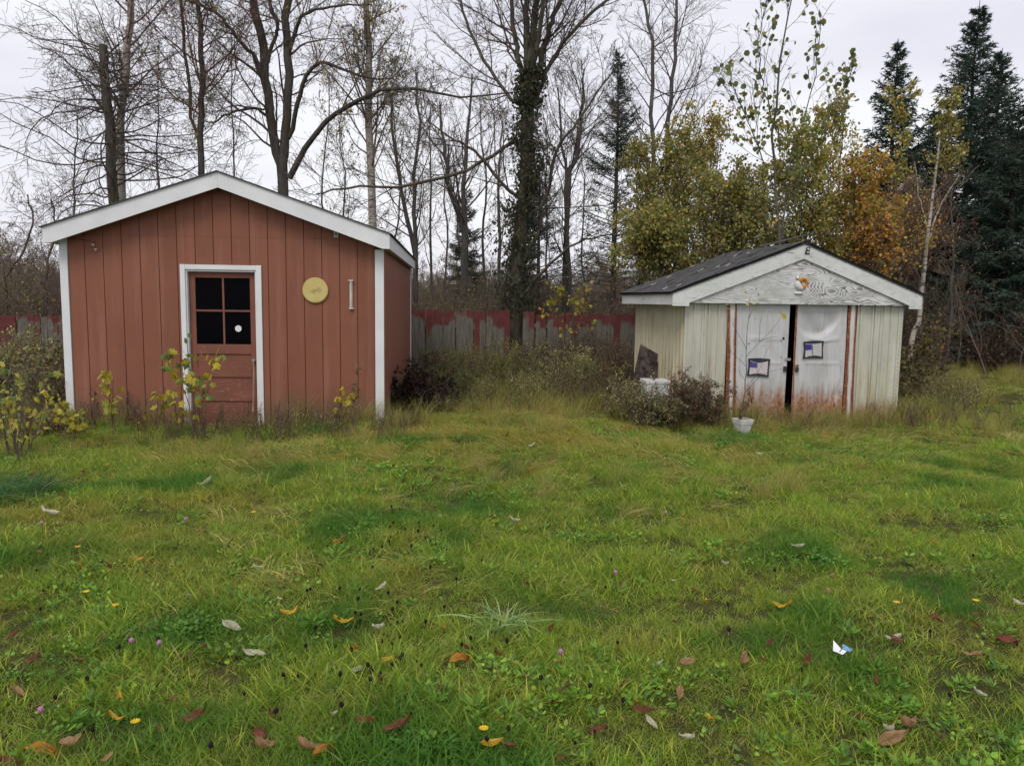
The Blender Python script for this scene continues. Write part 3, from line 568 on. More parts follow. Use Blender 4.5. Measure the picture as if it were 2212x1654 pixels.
# curled catkin-like pale leaves on the roof are things of their own (added with the leaves below)
# ornaments and hardware
MR = Matrix.Rotation(MYAW, 3, 'Z')
def Mp(u, v, y=0.0): a, b = Q(u, v); return MO+MR@Vector((a, y, b))
o_ = thing('rooster_ornament', 'white rooster figure with curled orange tail feathers on the gable board', 'ornament', Mp(1722, 612, -GF-0.001), MYAW)
def blob(mb, c, r, n=12):
    V = []; F = []
    for j in range(n+1):
        th = PI*j/n
        for i in range(n): V.append((c[0]+r[0]*math.sin(th)*math.cos(2*PI*i/n), c[1]+r[1]*math.sin(th)*math.sin(2*PI*i/n), c[2]+r[2]*math.cos(th)))
    for j in range(n):
        for i in range(n): F.append((j*n+i, j*n+(i+1) % n, (j+1)*n+(i+1) % n, (j+1)*n+i))
    mb.add(V, F)
mb = MB(); prof = [(-0.045, 0.105, .018), (-0.060, 0.070, .022), (-0.062, 0.020, .034), (-0.045, -0.030, .045), (-0.020, -0.060, .042), (0.010, -0.075, .028), (0.03, -0.08, 0.012)]
mb.tube([(a, -0.014, b) for a, b, c_ in prof], [c_ for a, b, c_ in prof], 10); blob(mb, (-0.046, -0.015, 0.115), (0.022, 0.014, 0.020), 8)
bo = mb.obj('body', 'old_white_board', o_, smooth=True); bo.scale = (1, 0.8, 1)
mb = MB(); mb.add([(-0.066, -0.015, 0.118), (-0.088, -0.014, 0.108), (-0.066, -0.015, 0.104)], [(0, 1, 2)]).prism([(-0.055, 0.13), (-0.05, 0.155), (-0.042, 0.14), (-0.034, 0.15), (-0.03, 0.128)], -0.018, -0.01); mb.obj('comb', 'old_white_board', o_)
for k in range(5):
    pts = []; r0 = 0.030+0.0145*k
    for t_ in np.linspace(0, 1, 8):
        a = math.radians(205-190*t_); pts.append((0.030+r0*math.cos(a)*0.9, -0.012-0.003*k, 0.018+r0*math.sin(a)*0.9-0.014*k*t_))
    MB().tube(pts, [0.013-0.004*abs(t_-0.5)*2 for t_ in np.linspace(0, 1, 8)], 6).obj('tail_feather', 'tail_orange', o_, smooth=True)
mb = MB(); blob(mb, (0.045, -0.012, -0.042), (0.030, 0.012, 0.035), 8); mb.obj('tail_base', 'tail_orange', o_, smooth=True)
mb = MB(); blob(mb, (-0.03, -0.012, -0.135), (0.068, 0.012, 0.020), 10); mb.tube([(-0.02, -0.01, -0.08), (-0.025, -0.01, -0.13)], 0.006, 5); mb.obj('base', 'old_white_board', o_, smooth=True)
o_ = thing('gable_bracket', 'small black bracket with a pale knob at the peak of the metal shed', 'bracket', Mp(1733, 543, -GF-0.031), MYAW)
MB().prism([(-0.035, -0.045), (0.035, -0.045), (0.03, 0.03), (0.045, 0.045), (0.02, 0.05), (-0.012, 0.05), (-0.022, 0.0)], -0.012, 0).obj('plate', 'dark_metal', o_, bevel=0.002)
MB().cyl((0.004, -0.012, 0.022), (0, -1, 0), 0.014, 0.016, 10).obj('knob', 'pale_plastic', o_, bevel=0.003); MB().box(-0.012, 0.022, -0.026, -0.012, -0.03, -0.012).obj('cleat', 'pale_plastic', o_, bevel=0.003)
def flag(name, label, u, v, w, h_, rot, stripemat):
    o = thing(name, label, 'flag print', Mp(u, v, -0.030), MYAW); o.rotation_euler = (0, rot, MYAW)
    frame_ = [(-w/2, -h_/2-0.004), (-w/6, -h_/2+0.004), (w/4, -h_/2), (w/2, -h_/2-0.008), (w/2-0.01, 0), (w/2+0.005, h_/2), (0, h_/2+0.008), (-w/2+0.004, h_/2-0.004), (-w/2+0.018, 0.02)]
    MB().prism(frame_, -0.006, 0.0).obj('mat_board', 'mat_board', o, bevel=0.001)
    n = 22; x0, x1 = -w/2+0.035, w/2-0.030
    def top(x): q = (x-x0)/(x1-x0); return h_/2-0.030-0.028*math.sin(PI*q)*(1 if stripemat == 'flag_pink' else 0.35)
    def bot(x): q = (x-x0)/(x1-x0); return -h_/2+0.018+0.020*math.sin(PI*q)
    def band(s0, s1, xa, xb, y, mt, nm):
        V = []; F = []
        for i in range(n+1):
            x_ = xa+(xb-xa)*i/n; t_, b_ = top(x_), bot(x_); V += [(x_, y, b_+(t_-b_)*s0), (x_, y, b_+(t_-b_)*s1)]
        F = [(2*i, 2*i+2, 2*i+3, 2*i+1) for i in range(n)]; MB().add(V, F).obj(nm, mt, o)
    band(0, 1, x0, x1, -0.0085, 'flag_white', 'cloth')
    for k in range(7): band((2*k+0.30)/14, (2*k+0.95)/14, x0+0.004, x1-0.004, -0.0092, stripemat, 'stripe')
    band(0.52, 0.97, x0, x0+(x1-x0)*0.38, -0.0102, 'flag_blue', 'canton')
    mb = MB(); rs_ = random.Random(3)
    if stripemat == 'flag_pink':
        for r_ in range(4):
            for c_ in range(5): mb.cyl((x0+(x1-x0)*0.38*(c_+0.5+0.25*(r_ % 2))/5.6, -0.0104, top(x0+.04)-0.012-r_*0.022), (0, -1, 0), 0.0033, 0.0008, 5)
        mb.obj('star', 'flag_white', o)
    MB().box(x0+(x1-x0)*0.40, x0+(x1-x0)*0.40+(0.004 if stripemat == 'flag_pink' else 0.009), -0.0125, -0.010, bot(0)+0.015, h_/2-0.050).obj('flag_pole', 'dark_metal', o)
flag('flag_picture', 'small flag picture on black board on the left metal door, behind the bare sapling', 1636, 793, 0.325, 0.245, 0.03, 'flag_pink')
flag('flag_picture', 'small flag picture with dark vertical pole on the dented right metal door', 1754, 755, 0.305, 0.240, -0.04, 'flag_grey')
o_ = thing('padlock', 'black padlock hanging on the rusty edge of the right metal door', 'padlock', Mp(1719, 792, -0.022), MYAW)
MB().box(-0.022, 0.022, -0.030, -0.006, -0.070, -0.005).obj('lock_body', 'dark_metal', o_, bevel=0.005)
MB().tube([(-0.014, -0.018, -0.006), (-0.014, -0.018, 0.02), (0, -0.018, 0.036), (0.014, -0.018, 0.02), (0.014, -0.018, -0.006)], 0.0045, 6).obj('shackle', 'grey_metal', o_)
MB().box(-0.014, 0.028, -0.010, 0, 0.0, 0.035).obj('hasp_plate', 'rust', dr, loc=(Q(1719, 792)[0], -0.02, Q(1719, 792)[1]), bevel=0.002)
MB().box(-0.035, 0.05, -0.010, 0, -0.018, 0.018).obj('hasp_plate', 'grey_metal', dl, loc=(Q(1699, 776)[0], -0.018, Q(1699, 776)[1]), bevel=0.002)
MB().box(-0.022, 0.018, -0.030, 0, -0.075, -0.005).obj('lock_box', 'dark_metal', dl, loc=(Q(1694, 790)[0], -0.018, Q(1694, 790)[1]), bevel=0.003)
for (u, v) in ((1761, 850), (1774, 765), (1790, 766)): pass

# ================================================================== pots, bin, log by the metal shed
g = ground(1603, 938)
o_ = thing('flower_pot', 'square ribbed white plastic pot standing in front of the left metal door', 'flower pot', (g.x, g.y, g.z-0.01), 0.35)
def frustum(mb, a, b, z0, z1, mi=0): return mb.add([(-a, -a, z0), (a, -a, z0), (a, a, z0), (-a, a, z0), (-b, -b, z1), (b, -b, z1), (b, b, z1), (-b, b, z1)], [(0, 3, 2, 1), (0, 1, 5, 4), (1, 2, 6, 5), (2, 3, 7, 6), (3, 0, 4, 7)], mi)
mb = MB(); frustum(mb, 0.068, 0.098, 0.0, 0.165); mb.obj('pot_body', 'white_plastic', o_, bevel=0.004)
o_.scale = (0.85, 0.85, 0.9)
for k, (zz, w_) in enumerate(((0.165, 0.106), (0.190, 0.111), (0.215, 0.116))):
    mb = MB()
    for (a, b, c_, d_) in ((-w_, w_, -w_, -w_+0.008), (-w_, w_, w_-0.008, w_), (-w_, -w_+0.008, -w_+0.0085, w_-0.0085), (w_-0.008, w_, -w_+0.0085, w_-0.0085)): mb.box(a, b, c_, d_, zz, zz+0.021)
    mb.obj('rim', 'white_plastic', o_, bevel=0.003)
MB().box(-0.09, 0.09, -0.09, 0.09, 0.166, 0.172).obj('soil', 'soil_pot', o_)
g = foot(1419, 10.35); hb = at(1419, 816, 10.35).z-g.z
o_ = thing('white_bin', 'tall square white bin half hidden behind the reddish shrub, under the log', 'bin', (g.x, 10.35, g.z-0.02), 0.1)
mb = MB(); frustum(mb, 0.135, 0.155, 0, hb-0.05); mb.obj('bin_body', 'white_plastic', o_, bevel=0.006)
for k in range(5): MB().box(-0.152-0.004*k*0.3, 0.152+0.004*k*0.3, -0.158, -0.146, hb*0.40+k*0.045, hb*0.40+k*0.045+0.012).obj('ridge', 'white_plastic', o_, bevel=0.003)
MB().box(-0.165, 0.165, -0.165, 0.165, hb-0.049, hb).obj('rim', 'white_plastic', o_, bevel=0.006)
g = ground(1515, 920)
o_ = thing('planter_tray', 'long low white planter tray lying under the reddish shrub', 'planter', (g.x, g.y+0.1, g.z), 0.05)
mb = MB(); mb.add([(-0.24, -0.07, 0), (0.24, -0.07, 0), (0.24, 0.07, 0), (-0.24, 0.07, 0), (-0.27, -0.095, 0.14), (0.27, -0.095, 0.14), (0.27, 0.095, 0.14), (-0.27, 0.095, 0.14)], [(0, 3, 2, 1), (0, 1, 5, 4), (1, 2, 6, 5), (2, 3, 7, 6), (3, 0, 4, 7)]); mb.obj('tray_body', 'white_plastic', o_, bevel=0.004)
mb = MB(); mb.box(-0.285, 0.285, -0.11, -0.096, 0.115, 0.145).box(-0.285, 0.285, 0.096, 0.11, 0.115, 0.145).box(-0.285, -0.271, -0.095, 0.095, 0.115, 0.145).box(0.271, 0.285, -0.095, 0.095, 0.115, 0.145); mb.obj('rim', 'white_plastic', o_, bevel=0.003)
# split log leaning on the shed
base = foot(1388, 10.75); base.z -= 0.05
o_ = thing('split_log', 'dark weathered slab of split log leaning at the corner of the metal shed', 'log', base, 0)
def split_piece(name, cu, w0, w1, vtop_l, vtop_r, lean, depth):
    rsl = np.random.RandomState(int(cu)); n = 26; K = 14; V = []
    zt0 = at(cu, vtop_l, 10.75).z-base.z; zt1 = at(cu, vtop_r, 10.75).z-base.z; cx_ = at(cu, 760, 10.75).x-base.x
    prof = 1+0.10*rsl.randn(n); prof = 0.5*prof+0.25*np.roll(prof, 1)+0.25*np.roll(prof, -1)
    for k in range(K+1):
        s = k/K
        for i in range(n):
            a = 2*PI*i/n; w = (w0*(1-s)+w1*s)*prof[i]*(1+0.03*rsl.randn()); x_ = w*math.cos(a); y_ = depth*math.sin(a)*(0.6 if math.sin(a) < 0 else 1)*prof[i]
            zt = zt0+(zt1-zt0)*(x_/(2*w1)+0.5); V.append((cx_+lean*(s-0.6)+x_, y_, s*zt))
    F = [(k*n+i, k*n+(i+1) % n, (k+1)*n+(i+1) % n, (k+1)*n+i) for k in range(K) for i in range(n)]+[tuple(K*n+i for i in range(n))]
    return link(name, make_mesh(name, V, F, 'stump_wood', smooth=False), o_)
split_piece('log_slab', 1393, 0.20, 0.125, 743, 764, 0.14, 0.10); split_piece('log_splinter', 1414, 0.07, 0.048, 776, 781, 0.02, 0.05)

# ================================================================== picket fence
FY = 17.3
fence = thing('picket_fence', 'old board fence with flaking red paint behind both sheds', 'fence', (0, FY, 0))
rs = random.Random(11); PW = 0.137
def board_mesh(w, h_, key):
    c_ = 0.022; return MB().prism([(-w/2, 0), (w/2, 0), (w/2, h_-c_), (w/2-c_, h_), (-w/2+c_, h_), (-w/2, h_-c_)], 0, 0.02).mesh('fence_board', key)
bms = {(k, q): board_mesh(PW-0.008, 1.52+0.02*q, k) for k in ('fence_board', 'fence_board_red') for q in range(3)}
xx = -13.0; gapx0, gapx1 = at(1101, 690, FY).x, at(1134, 690, FY).x; xr0, xr1 = at(1062, 690, FY).x, gapx0
while xx < 7.2:
    if not (gapx0-0.02 < xx < gapx1):
        topz = 1.42 if xx > -4 else 1.17; zt = topz+rs.uniform(-0.03, 0.02)-(0.03 if xx > gapx1 else 0)
        redb = (xr0 < xx < xr1) or xx < -8 or rs.random() < 0.14
        link('fence_board', bms[('fence_board_red' if redb else 'fence_board', rs.randrange(3))], fence, loc=(xx, rs.uniform(-0.004, 0.004)+(0.12 if xx > gapx1 else 0), zt-1.54), rot=(0, rs.uniform(-0.018, 0.018), 0))
    xx += PW
for zc in (1.05, 0.25): MB().box(-13, gapx0, 0.026, 0.065, zc, zc+0.09).obj('rail', 'grey_wood', fence); MB().box(gapx1, 7.2, 0.146, 0.185, zc, zc+0.09).obj('rail', 'grey_wood', fence)
for px_ in (-12.5, -9.8, -7.2, -4.4, -2.0, gapx0-0.09, gapx1+0.06, 1.9, 3.9, 6.3): MB().box(px_-0.05, px_+0.05, 0.19, 0.29, -0.5, 1.25).obj('post', 'grey_wood', fence)
p0 = at(1190, 770, FY-0.5); p1 = at(1265, 728, FY-0.25)
o_ = MB().box(-0.62, 0.62, 0, 0.02, -0.06, 0.06).obj('leaning_board', 'fence_board_red', None, bevel=0.002); o_.location = (p0+p1)/2; o_.rotation_euler = (0.15, -math.atan2(p1.z-p0.z, p1.x-p0.x), 0.1)
tag(o_, 'loose red board leaning aslant against the fence right of its gap', 'board')
# ================================================================== the ground
xs_ = np.concatenate([-np.geomspace(160, 14, 26), np.linspace(-13.6, 14.6, 95), np.geomspace(15, 160, 26)])
ys_ = np.concatenate([np.linspace(-12, 1, 8), np.linspace(1.3, 24, 100), np.geomspace(25, 190, 40)])
X, Y = np.meshgrid(xs_, ys_); Zg = hgt(X, Y)
nx = len(xs_); i, j = np.meshgrid(np.arange(nx-1), np.arange(len(ys_)-1)); b = (j*nx+i).ravel()
gme = make_mesh('ground', np.stack([X, Y, Zg], -1).reshape(-1, 3), [np.stack([b, b+1, b+nx+1, b+nx], -1)], 'soil', smooth=True)
go = link('ground', gme); go['kind'] = 'structure'

# ================================================================== plants: shared machinery
def resample(P, K, rng=None, jit=0.0):
    P = np.asarray(P, float); n = len(P); Pp = np.vstack([2*P[0]-P[1], P, 2*P[-1]-P[-2]]); out = []
    for t in np.linspace(0, n-1-1e-6, K):
        i = int(t); f = t-i; a, b, c, d = Pp[i:i+4]
        out.append(0.5*((2*b)+(-a+c)*f+(2*a-5*b+4*c-d)*f*f+(-a+3*b-3*c+d)*f**3))
    out = np.array(out)
    if rng is not None: out[1:-1] += rng.randn(K-2, 3)*jit
    return out
def grow(rng, P, R, per, t0=0.2, t1=1.0, ln=0.5, ang=50, K=6, wob=0.12, up=0.05, rs=0.6, rmin=0.002, absl=None, flat=False, lt=0.5, rmax=9):
    N, K0, _ = P.shape; M_ = N*per; pi = np.repeat(np.arange(N), per)
    t = t0+(t1-t0)*((np.tile(np.arange(per), N)+rng.rand(M_))/per); f = t*(K0-1); i = np.minimum(f.astype(int), K0-2); w = (f-i)[:, None]
    pos = P[pi, i]*(1-w)+P[pi, i+1]*w; Tg = unit(P[pi, i+1]-P[pi, i]); r = (R[pi, i]*(1-w[:, 0])+R[pi, i+1]*w[:, 0])
    rv = rng.randn(M_, 3)
    if flat: rv[:, 2] *= 0.25
    pr = unit(rv-(rv*Tg).sum(1, keepdims=True)*Tg); a = np.radians(ang*(0.65+0.7*rng.rand(M_)))[:, None]
    D = unit(np.cos(a)*Tg+np.sin(a)*pr)
    if absl is None: Lp = np.linalg.norm(np.diff(P, axis=1), axis=2).sum(1)[pi]*ln
    else: Lp = np.full(M_, absl)
    Lb = Lp*(1-lt*(t-t0)/(t1-t0+1e-6))*(0.55+0.75*rng.rand(M_)); st = (Lb/(K-1))[:, None]
    pts = [pos]
    for k in range(K-1):
        D = unit(D+rng.randn(M_, 3)*wob+np.array([0, 0, up])); pts.append(pts[-1]+D*st)
    r0 = np.minimum(np.minimum(r*rs*0.8, 0.0125*Lb+rmin), rmax); s = np.linspace(0, 1, K)[None, :]
    return np.stack(pts, 1), np.maximum(r0[:, None]*(1-0.75*s), rmin*0.8)
LEAFS = {
 'lance': ([(0, 0, 0), (.45, .17, .05), (1, 0, -.06), (.45, -.17, .05)], [(0, 1, 2, 3)]),
 'oval': ([(0, 0, 0), (.3, .30, .05), (.75, .24, .02), (1, 0, -.08), (.75, -.24, .02), (.3, -.30, .05)], [(0, 1, 2, 3), (0, 3, 4, 5)]),
 'round': ([(0, 0, 0), (.25, .42, .06), (.7, .40, .04), (1, 0, -.04), (.7, -.40, .04), (.25, -.42, .06)], [(0, 1, 2, 3), (0, 3, 4, 5)]),
 'spike': ([(0, .13, 0), (1, 0, 0), (0, -.13, 0)], [(0, 1, 2)]),
 'maple': ([(0, 0, 0), (.05, .38, .05), (.35, .30, .03), (.52, .55, .0), (.66, .24, .02), (1, 0, -.12), (.66, -.24, .02), (.52, -.55, 0), (.35, -.30, .03), (.05, -.38, .05)], [(0, 1, 2, 3, 4, 5), (0, 5, 6, 7, 8, 9)]),
}
def leaf_geo(C, A, B, S, shape):
    tv, tf = LEAFS[shape]; tv = np.array(tv); tf = np.array(tf); A = unit(A); B = unit(B-(B*A).sum(1, keepdims=True)*A); Nn = np.cross(A, B)
    V = C[:, None, :]+S[:, None, None]*(A[:, None, :]*tv[None, :, 0:1]+B[:, None, :]*tv[None, :, 1:2]+Nn[:, None, :]*tv[None, :, 2:3])
    F = tf[None]+(np.arange(len(C))*len(tv))[:, None, None]
    return V.reshape(-1, 3), F.reshape(-1, tf.shape[1]), len(tv)
def tints(rng, n, pal, var=0.18):
    pal = np.array([p[:3] for p in pal]); w = np.array([p[3] for p in [(*q, 1) if len(q) == 3 else q for q in pal.tolist()]]) if False else None
    c = pal[rng.randint(0, len(pal), n)]; return np.clip(c*(1+var*rng.randn(n, 1))*(1+0.06*rng.randn(n, 3)), 0.004, 0.9)
def leaves_on(rng, P, per, size, pal, shape='oval', hang=0.6, t0=0.25, spread=0.03, keep=1.0, var=0.18):
    N, K0, _ = P.shape; M_ = N*per; pi = np.repeat(np.arange(N), per); t = t0+(1-t0)*rng.rand(M_); f = t*(K0-1); i = np.minimum(f.astype(int), K0-2); w = (f-i)[:, None]
    C = P[pi, i]*(1-w)+P[pi, i+1]*w+rng.randn(M_, 3)*spread; k = rng.rand(M_) < keep; C = C[k]; n = len(C)
    A = rng.randn(n, 3)+np.array([0, 0, -hang*2.2]); B = rng.randn(n, 3); S = size*(0.6+0.7*rng.rand(n))
    V, F, q = leaf_geo(C, A, B, S, shape); return V, F, np.repeat(tints(rng, n, pal, var), q, 0)
def build_tree(name, label, cat, base, trunk, limbs, twigs, leaves, bark_m, twig_m, group=None, leaf_m='leaf', parent_sides=10):
    o = thing(name, label, cat, base, 0, group); bb = np.array(base)
    for nm, (P, R), S, mt in [('trunk', x, 12, bark_m) for x in trunk]+[('limb', x, 8, bark_m) for x in limbs]:
        V, F = tubes(P[None]-bb, R[None], S); link(nm, make_mesh(nm, V, [F], mt, smooth=True), o)
    if twigs:
        V, F = joinVF([tubes(P-bb, R, 3 if P.shape[1] < 6 or q else 4) for q, (P, R) in enumerate(twigs)]); link('branches', make_mesh('branches', V, [F], twig_m, smooth=True), o)['kind'] = 'stuff'
    if leaves:
        V, F = joinVF([(v, f) for v, f, c in leaves]); link('foliage', make_mesh('foliage', V-bb, [F], leaf_m, tint=np.concatenate([c for v, f, c in leaves])), o)['kind'] = 'stuff'
    return o
def stem(pts, y, r, K=16, rng=None, jit=0.02, down=True, ydrift=0.0):      # a trunk through points seen in the photograph, at depth y, carried down to the ground
    W3 = [at(u, v, y+ydrift*k/len(pts)) for k, (u, v) in enumerate(pts)]
    if down:
        p = W3[0]; g_ = Vector((p.x, p.y, float(hgt(p.x, p.y))-0.1))
        if p.z > g_.z+0.3: W3 = [g_]+W3
    P = resample([tuple(p) for p in W3], K, rng, jit); rr = 0.76*np.interp(np.linspace(0, 1, K), np.linspace(0, 1, len(r)), r); return P, rr
GY = [(0.45, 0.36, 0.05), (0.36, 0.33, 0.07), (0.52, 0.37, 0.05), (0.24, 0.25, 0.07)]
OLIVE = [(0.320, 0.320, 0.081), (0.248, 0.277, 0.081), (0.466, 0.393, 0.087), (0.379, 0.277, 0.073), (0.204, 0.226, 0.073)]
BROWNL = [(0.188, 0.119, 0.069), (0.138, 0.100, 0.069), (0.250, 0.163, 0.088)]
DARKL = [(0.115, 0.124, 0.081), (0.162, 0.176, 0.108), (0.176, 0.135, 0.081)]
ORANGE = [(0.575, 0.253, 0.040), (0.483, 0.230, 0.046), (0.598, 0.345, 0.046), (0.322, 0.184, 0.046)]
def crown(rng, P, R, lv, leaf=None):
    cur = (P, R); tw = []; 
    for k_, a in enumerate(lv): cur = grow(rng, *cur, **a); tw.append(cur)
    lf = [leaves_on(rng, cur[0], *leaf[:3], **leaf[3])] if leaf else []
    return tw, lf
def stack(ts, K=16):
    return np.stack([t[0] for t in ts]), np.stack([t[1] for t in ts])

# ---- the bare trees behind the red shed
rng = np.random.RandomState(1)
tr = stem([(248, 480), (238, 300), (230, 190), (222, 98)], 18.6, [0.17, 0.15, 0.14, 0.12], rng=rng)
P, R = stack([tr]); t1_ = grow(rng, P, R, 84, 0.25, 0.99, absl=2.9, ang=80, K=9, wob=0.20, up=-0.03, rs=0.25, rmin=0.004, flat=True, lt=0.2, rmax=0.022); t2_ = grow(rng, *t1_, 7, 0.2, 1, ln=0.42, ang=55, K=5, wob=0.10, up=0.0, rs=0.6, rmin=0.0045); t3_ = grow(rng, *t2_, 5, 0.2, 1, ln=0.5, ang=45, K=4, wob=0.15, up=0.0, rmin=0.0055)
build_tree('dead_spruce', 'dark broken topped dead conifer with bare horizontal branches behind the left roof slope', 'tree', foot(250, 18.6), [tr], [], [t1_, t2_, t3_], [leaves_on(rng, t3_[0], 1, 0.05, DARKL, 'lance', keep=0.25)], 'bark_dark', 'twig')
rng = np.random.RandomState(2)
tr = stem([(264, 480), (262, 330), (262, 250), (272, 170), (280, 60), (283, -60), (280, -160)], 19.4, [0.15, 0.13, 0.12, 0.11, 0.10, 0.07], rng=rng)
P, R = stack([tr]); tw, lf = crown(rng, P, R, [dict(per=26, t0=0.35, absl=2.6, ang=48, K=8, wob=0.13, up=0.05, rs=0.42, rmin=0.006), dict(per=9, ln=0.45, ang=45, K=6, wob=0.16, up=0.02, rmin=0.0055), dict(per=7, ln=0.5, ang=45, K=4, wob=0.20, rmin=0.0042)], (1, 0.06, DARKL+OLIVE[:2], dict(shape='lance', keep=0.55, hang=0.9)))
build_tree('bare_birch', 'pale brown birch trunk just right of the broken conifer, behind the red shed', 'tree', foot(264, 19.4), [tr], [], tw, lf, 'bark_birch', 'twig')
rng = np.random.RandomState(3)
ta = stem([(437, 400), (433, 250), (438, 170), (434, 90), (428, -10), (425, -120)], 18.2, [0.105, 0.095, 0.085, 0.07, 0.05], rng=rng); tb = stem([(440, 400), (415, 250), (398, 110), (388, -20), (384, -100)], 18.2, [0.055, 0.05, 0.045, 0.035], rng=rng)
P, R = stack([ta, tb]); tw, lf = crown(rng, P, R, [dict(per=18, t0=0.3, absl=2.3, ang=52, K=8, wob=0.14, up=0.06, rs=0.45, rmin=0.006), dict(per=10, ln=0.5, ang=45, K=6, wob=0.16, up=0.02, rmin=0.0055), dict(per=7, ln=0.5, ang=45, K=4, wob=0.22, rmin=0.0042)], (1, 0.055, BROWNL+DARKL+OLIVE[:2], dict(shape='lance', keep=0.6, hang=0.9)))
build_tree('cherry_tree', 'dark slender twin stemmed tree rising right behind the peak of the red shed', 'tree', foot(437, 18.2), [ta, tb], [], tw, lf, 'bark_dark', 'twig_red')
rng = np.random.RandomState(4); yy = 18.8
ta = stem([(612, 420), (613, 330), (620, 230), (622, 120), (620, 20), (622, -120)], yy, [0.19, 0.165, 0.14, 0.13, 0.12, 0.10], rng=rng); tb = stem([(612, 420), (598, 320), (578, 225), (571, 150), (562, 80), (546, 0), (536, -110)], yy, [0.17, 0.15, 0.14, 0.135, 0.13, 0.11], rng=rng)
la = stem([(625, 385), (655, 330), (690, 280), (725, 245), (765, 225), (800, 205), (860, 192), (930, 198), (1010, 210), (1105, 200)], yy, [0.10, 0.085, 0.075, 0.07, 0.06, 0.045, 0.03, 0.02], rng=rng, down=False, ydrift=-2.0)
lb = stem([(622, 300), (640, 250), (650, 200), (668, 155), (700, 135), (740, 150), (780, 165), (850, 170)], yy, [0.075, 0.07, 0.06, 0.05, 0.035, 0.02], rng=rng, down=False, ydrift=-1.0)
lc = stem([(574, 180), (545, 120), (515, 85), (480, 40), (430, 10), (380, -10)], yy, [0.07, 0.06, 0.045, 0.03], rng=rng, down=False, ydrift=-1.0)
ld = stem([(585, 260), (550, 235), (510, 240), (470, 258), (430, 268)], yy, [0.05, 0.04, 0.03, 0.015], rng=rng, down=False, ydrift=-1.0)
le = stem([(622, 120), (640, 60), (660, 30), (720, 12), (800, 10)], yy, [0.07, 0.055, 0.04, 0.02], rng=rng, down=False, ydrift=-1)
lf_ = stem([(571, 150), (590, 85), (600, 60), (585, 20), (575, -60)], yy, [0.07, 0.055, 0.05, 0.04], rng=rng, down=False)
P, R = stack([ta, tb, la, lb, lc, ld, le, lf_]); tw, lf = crown(rng, P, R, [dict(per=13, t0=0.3, absl=2.2, ang=55, K=8, wob=0.16, up=0.05, rs=0.45, rmin=0.006), dict(per=9, ln=0.5, ang=48, K=6, wob=0.18, up=0.0, rmin=0.0055), dict(per=7, ln=0.5, ang=45, K=4, wob=0.22, up=-0.05, rmin=0.0042)], (1, 0.065, DARKL+OLIVE, dict(shape='lance', keep=0.7, hang=1.3)))
build_tree('maple_tree', 'big dark double trunked tree with wide curving limbs behind the red shed roof', 'tree', foot(612, yy), [ta, tb], [la, lb, lc, ld, le, lf_], tw, lf, 'bark_dark', 'twig')
rng = np.random.RandomState(5)
tr = stem([(806, 500), (803, 400), (799, 300), (796, 200), (797, 120), (791, 20), (789, -80)], 18.4, [0.135, 0.125, 0.115, 0.105, 0.095, 0.07], rng=rng, jit=0.012)
P, R = stack([tr]); tw, lf = crown(rng, P, R, [dict(per=34, t0=0.3, absl=1.9, ang=42, K=8, wob=0.10, up=0.08, rs=0.4, rmin=0.005), dict(per=9, ln=0.45, ang=42, K=6, wob=0.14, up=0.0, rmin=0.0035), dict(per=5, ln=0.45, ang=42, K=5, wob=0.18, up=-0.05, rmin=0.0042)], (1, 0.062, GY+[(0.30, 0.20, 0.08)], dict(shape='oval', keep=0.75, hang=1.0)))
build_tree('white_birch', 'pale peeling birch with sparse yellow leaves beside the right roof slope of the red shed', 'tree', foot(806, 18.4), [tr], [], tw, lf, 'bark_birch', 'twig_brown')
# ---- the great mossy tree in the fence gap
rng = np.random.RandomState(6); yy = 17.9
ta = stem([(1112, 720), (1118, 600), (1126, 480), (1134, 380), (1139, 290), (1141, 215), (1142, 170)], yy, [0.235, 0.215, 0.20, 0.185, 0.17, 0.145], rng=rng)
fans = []
for (p, r0) in (([(1136, 220), (1120, 120), (1108, 40), (1098, -90)], .09), ([(1140, 200), (1138, 100), (1136, 0), (1130, -110)], .11), ([(1143, 200), (1150, 100), (1158, 0), (1165, -110)], .12), ([(1146, 215), (1172, 120), (1192, 50), (1225, -40)], .10), ([(1148, 230), (1190, 140), (1225, 80), (1290, 20), (1340, -20)], .07), ([(1130, 240), (1085, 190), (1040, 120), (1005, 40), (985, -60)], .06), ([(1147, 180), (1166, 60), (1180, -100)], .08)):
    fans.append(stem(p, yy, [r0, r0*0.8, r0*0.55], rng=rng, down=False, ydrift=rng.uniform(-1.5, 1.5)))
la = stem([(1118, 300), (1060, 340), (1000, 372), (900, 395), (845, 405), (790, 402), (720, 410), (682, 420)], yy, [0.055, 0.05, 0.045, 0.038, 0.03, 0.02], rng=rng, down=False, ydrift=-1.0)
lb = stem([(1126, 430), (1085, 395), (1030, 330), (980, 300), (920, 260)], yy, [0.06, 0.05, 0.035, 0.015], rng=rng, down=False, ydrift=-1)
lc = stem([(1135, 470), (1180, 430), (1200, 330), (1235, 280), (1290, 200), (1340, 130)], yy, [0.06, 0.05, 0.035, 0.015], rng=rng, down=False, ydrift=-1)
ld = stem([(1128, 640), (1170, 590), (1240, 530), (1300, 510), (1380, 500)], yy, [0.05, 0.04, 0.025, 0.012], rng=rng, down=False, ydrift=-1)
le = stem([(1135, 560), (1150, 520), (1172, 480), (1160, 400), (1175, 330)], yy, [0.05, 0.045, 0.035, 0.02], rng=rng, down=False)
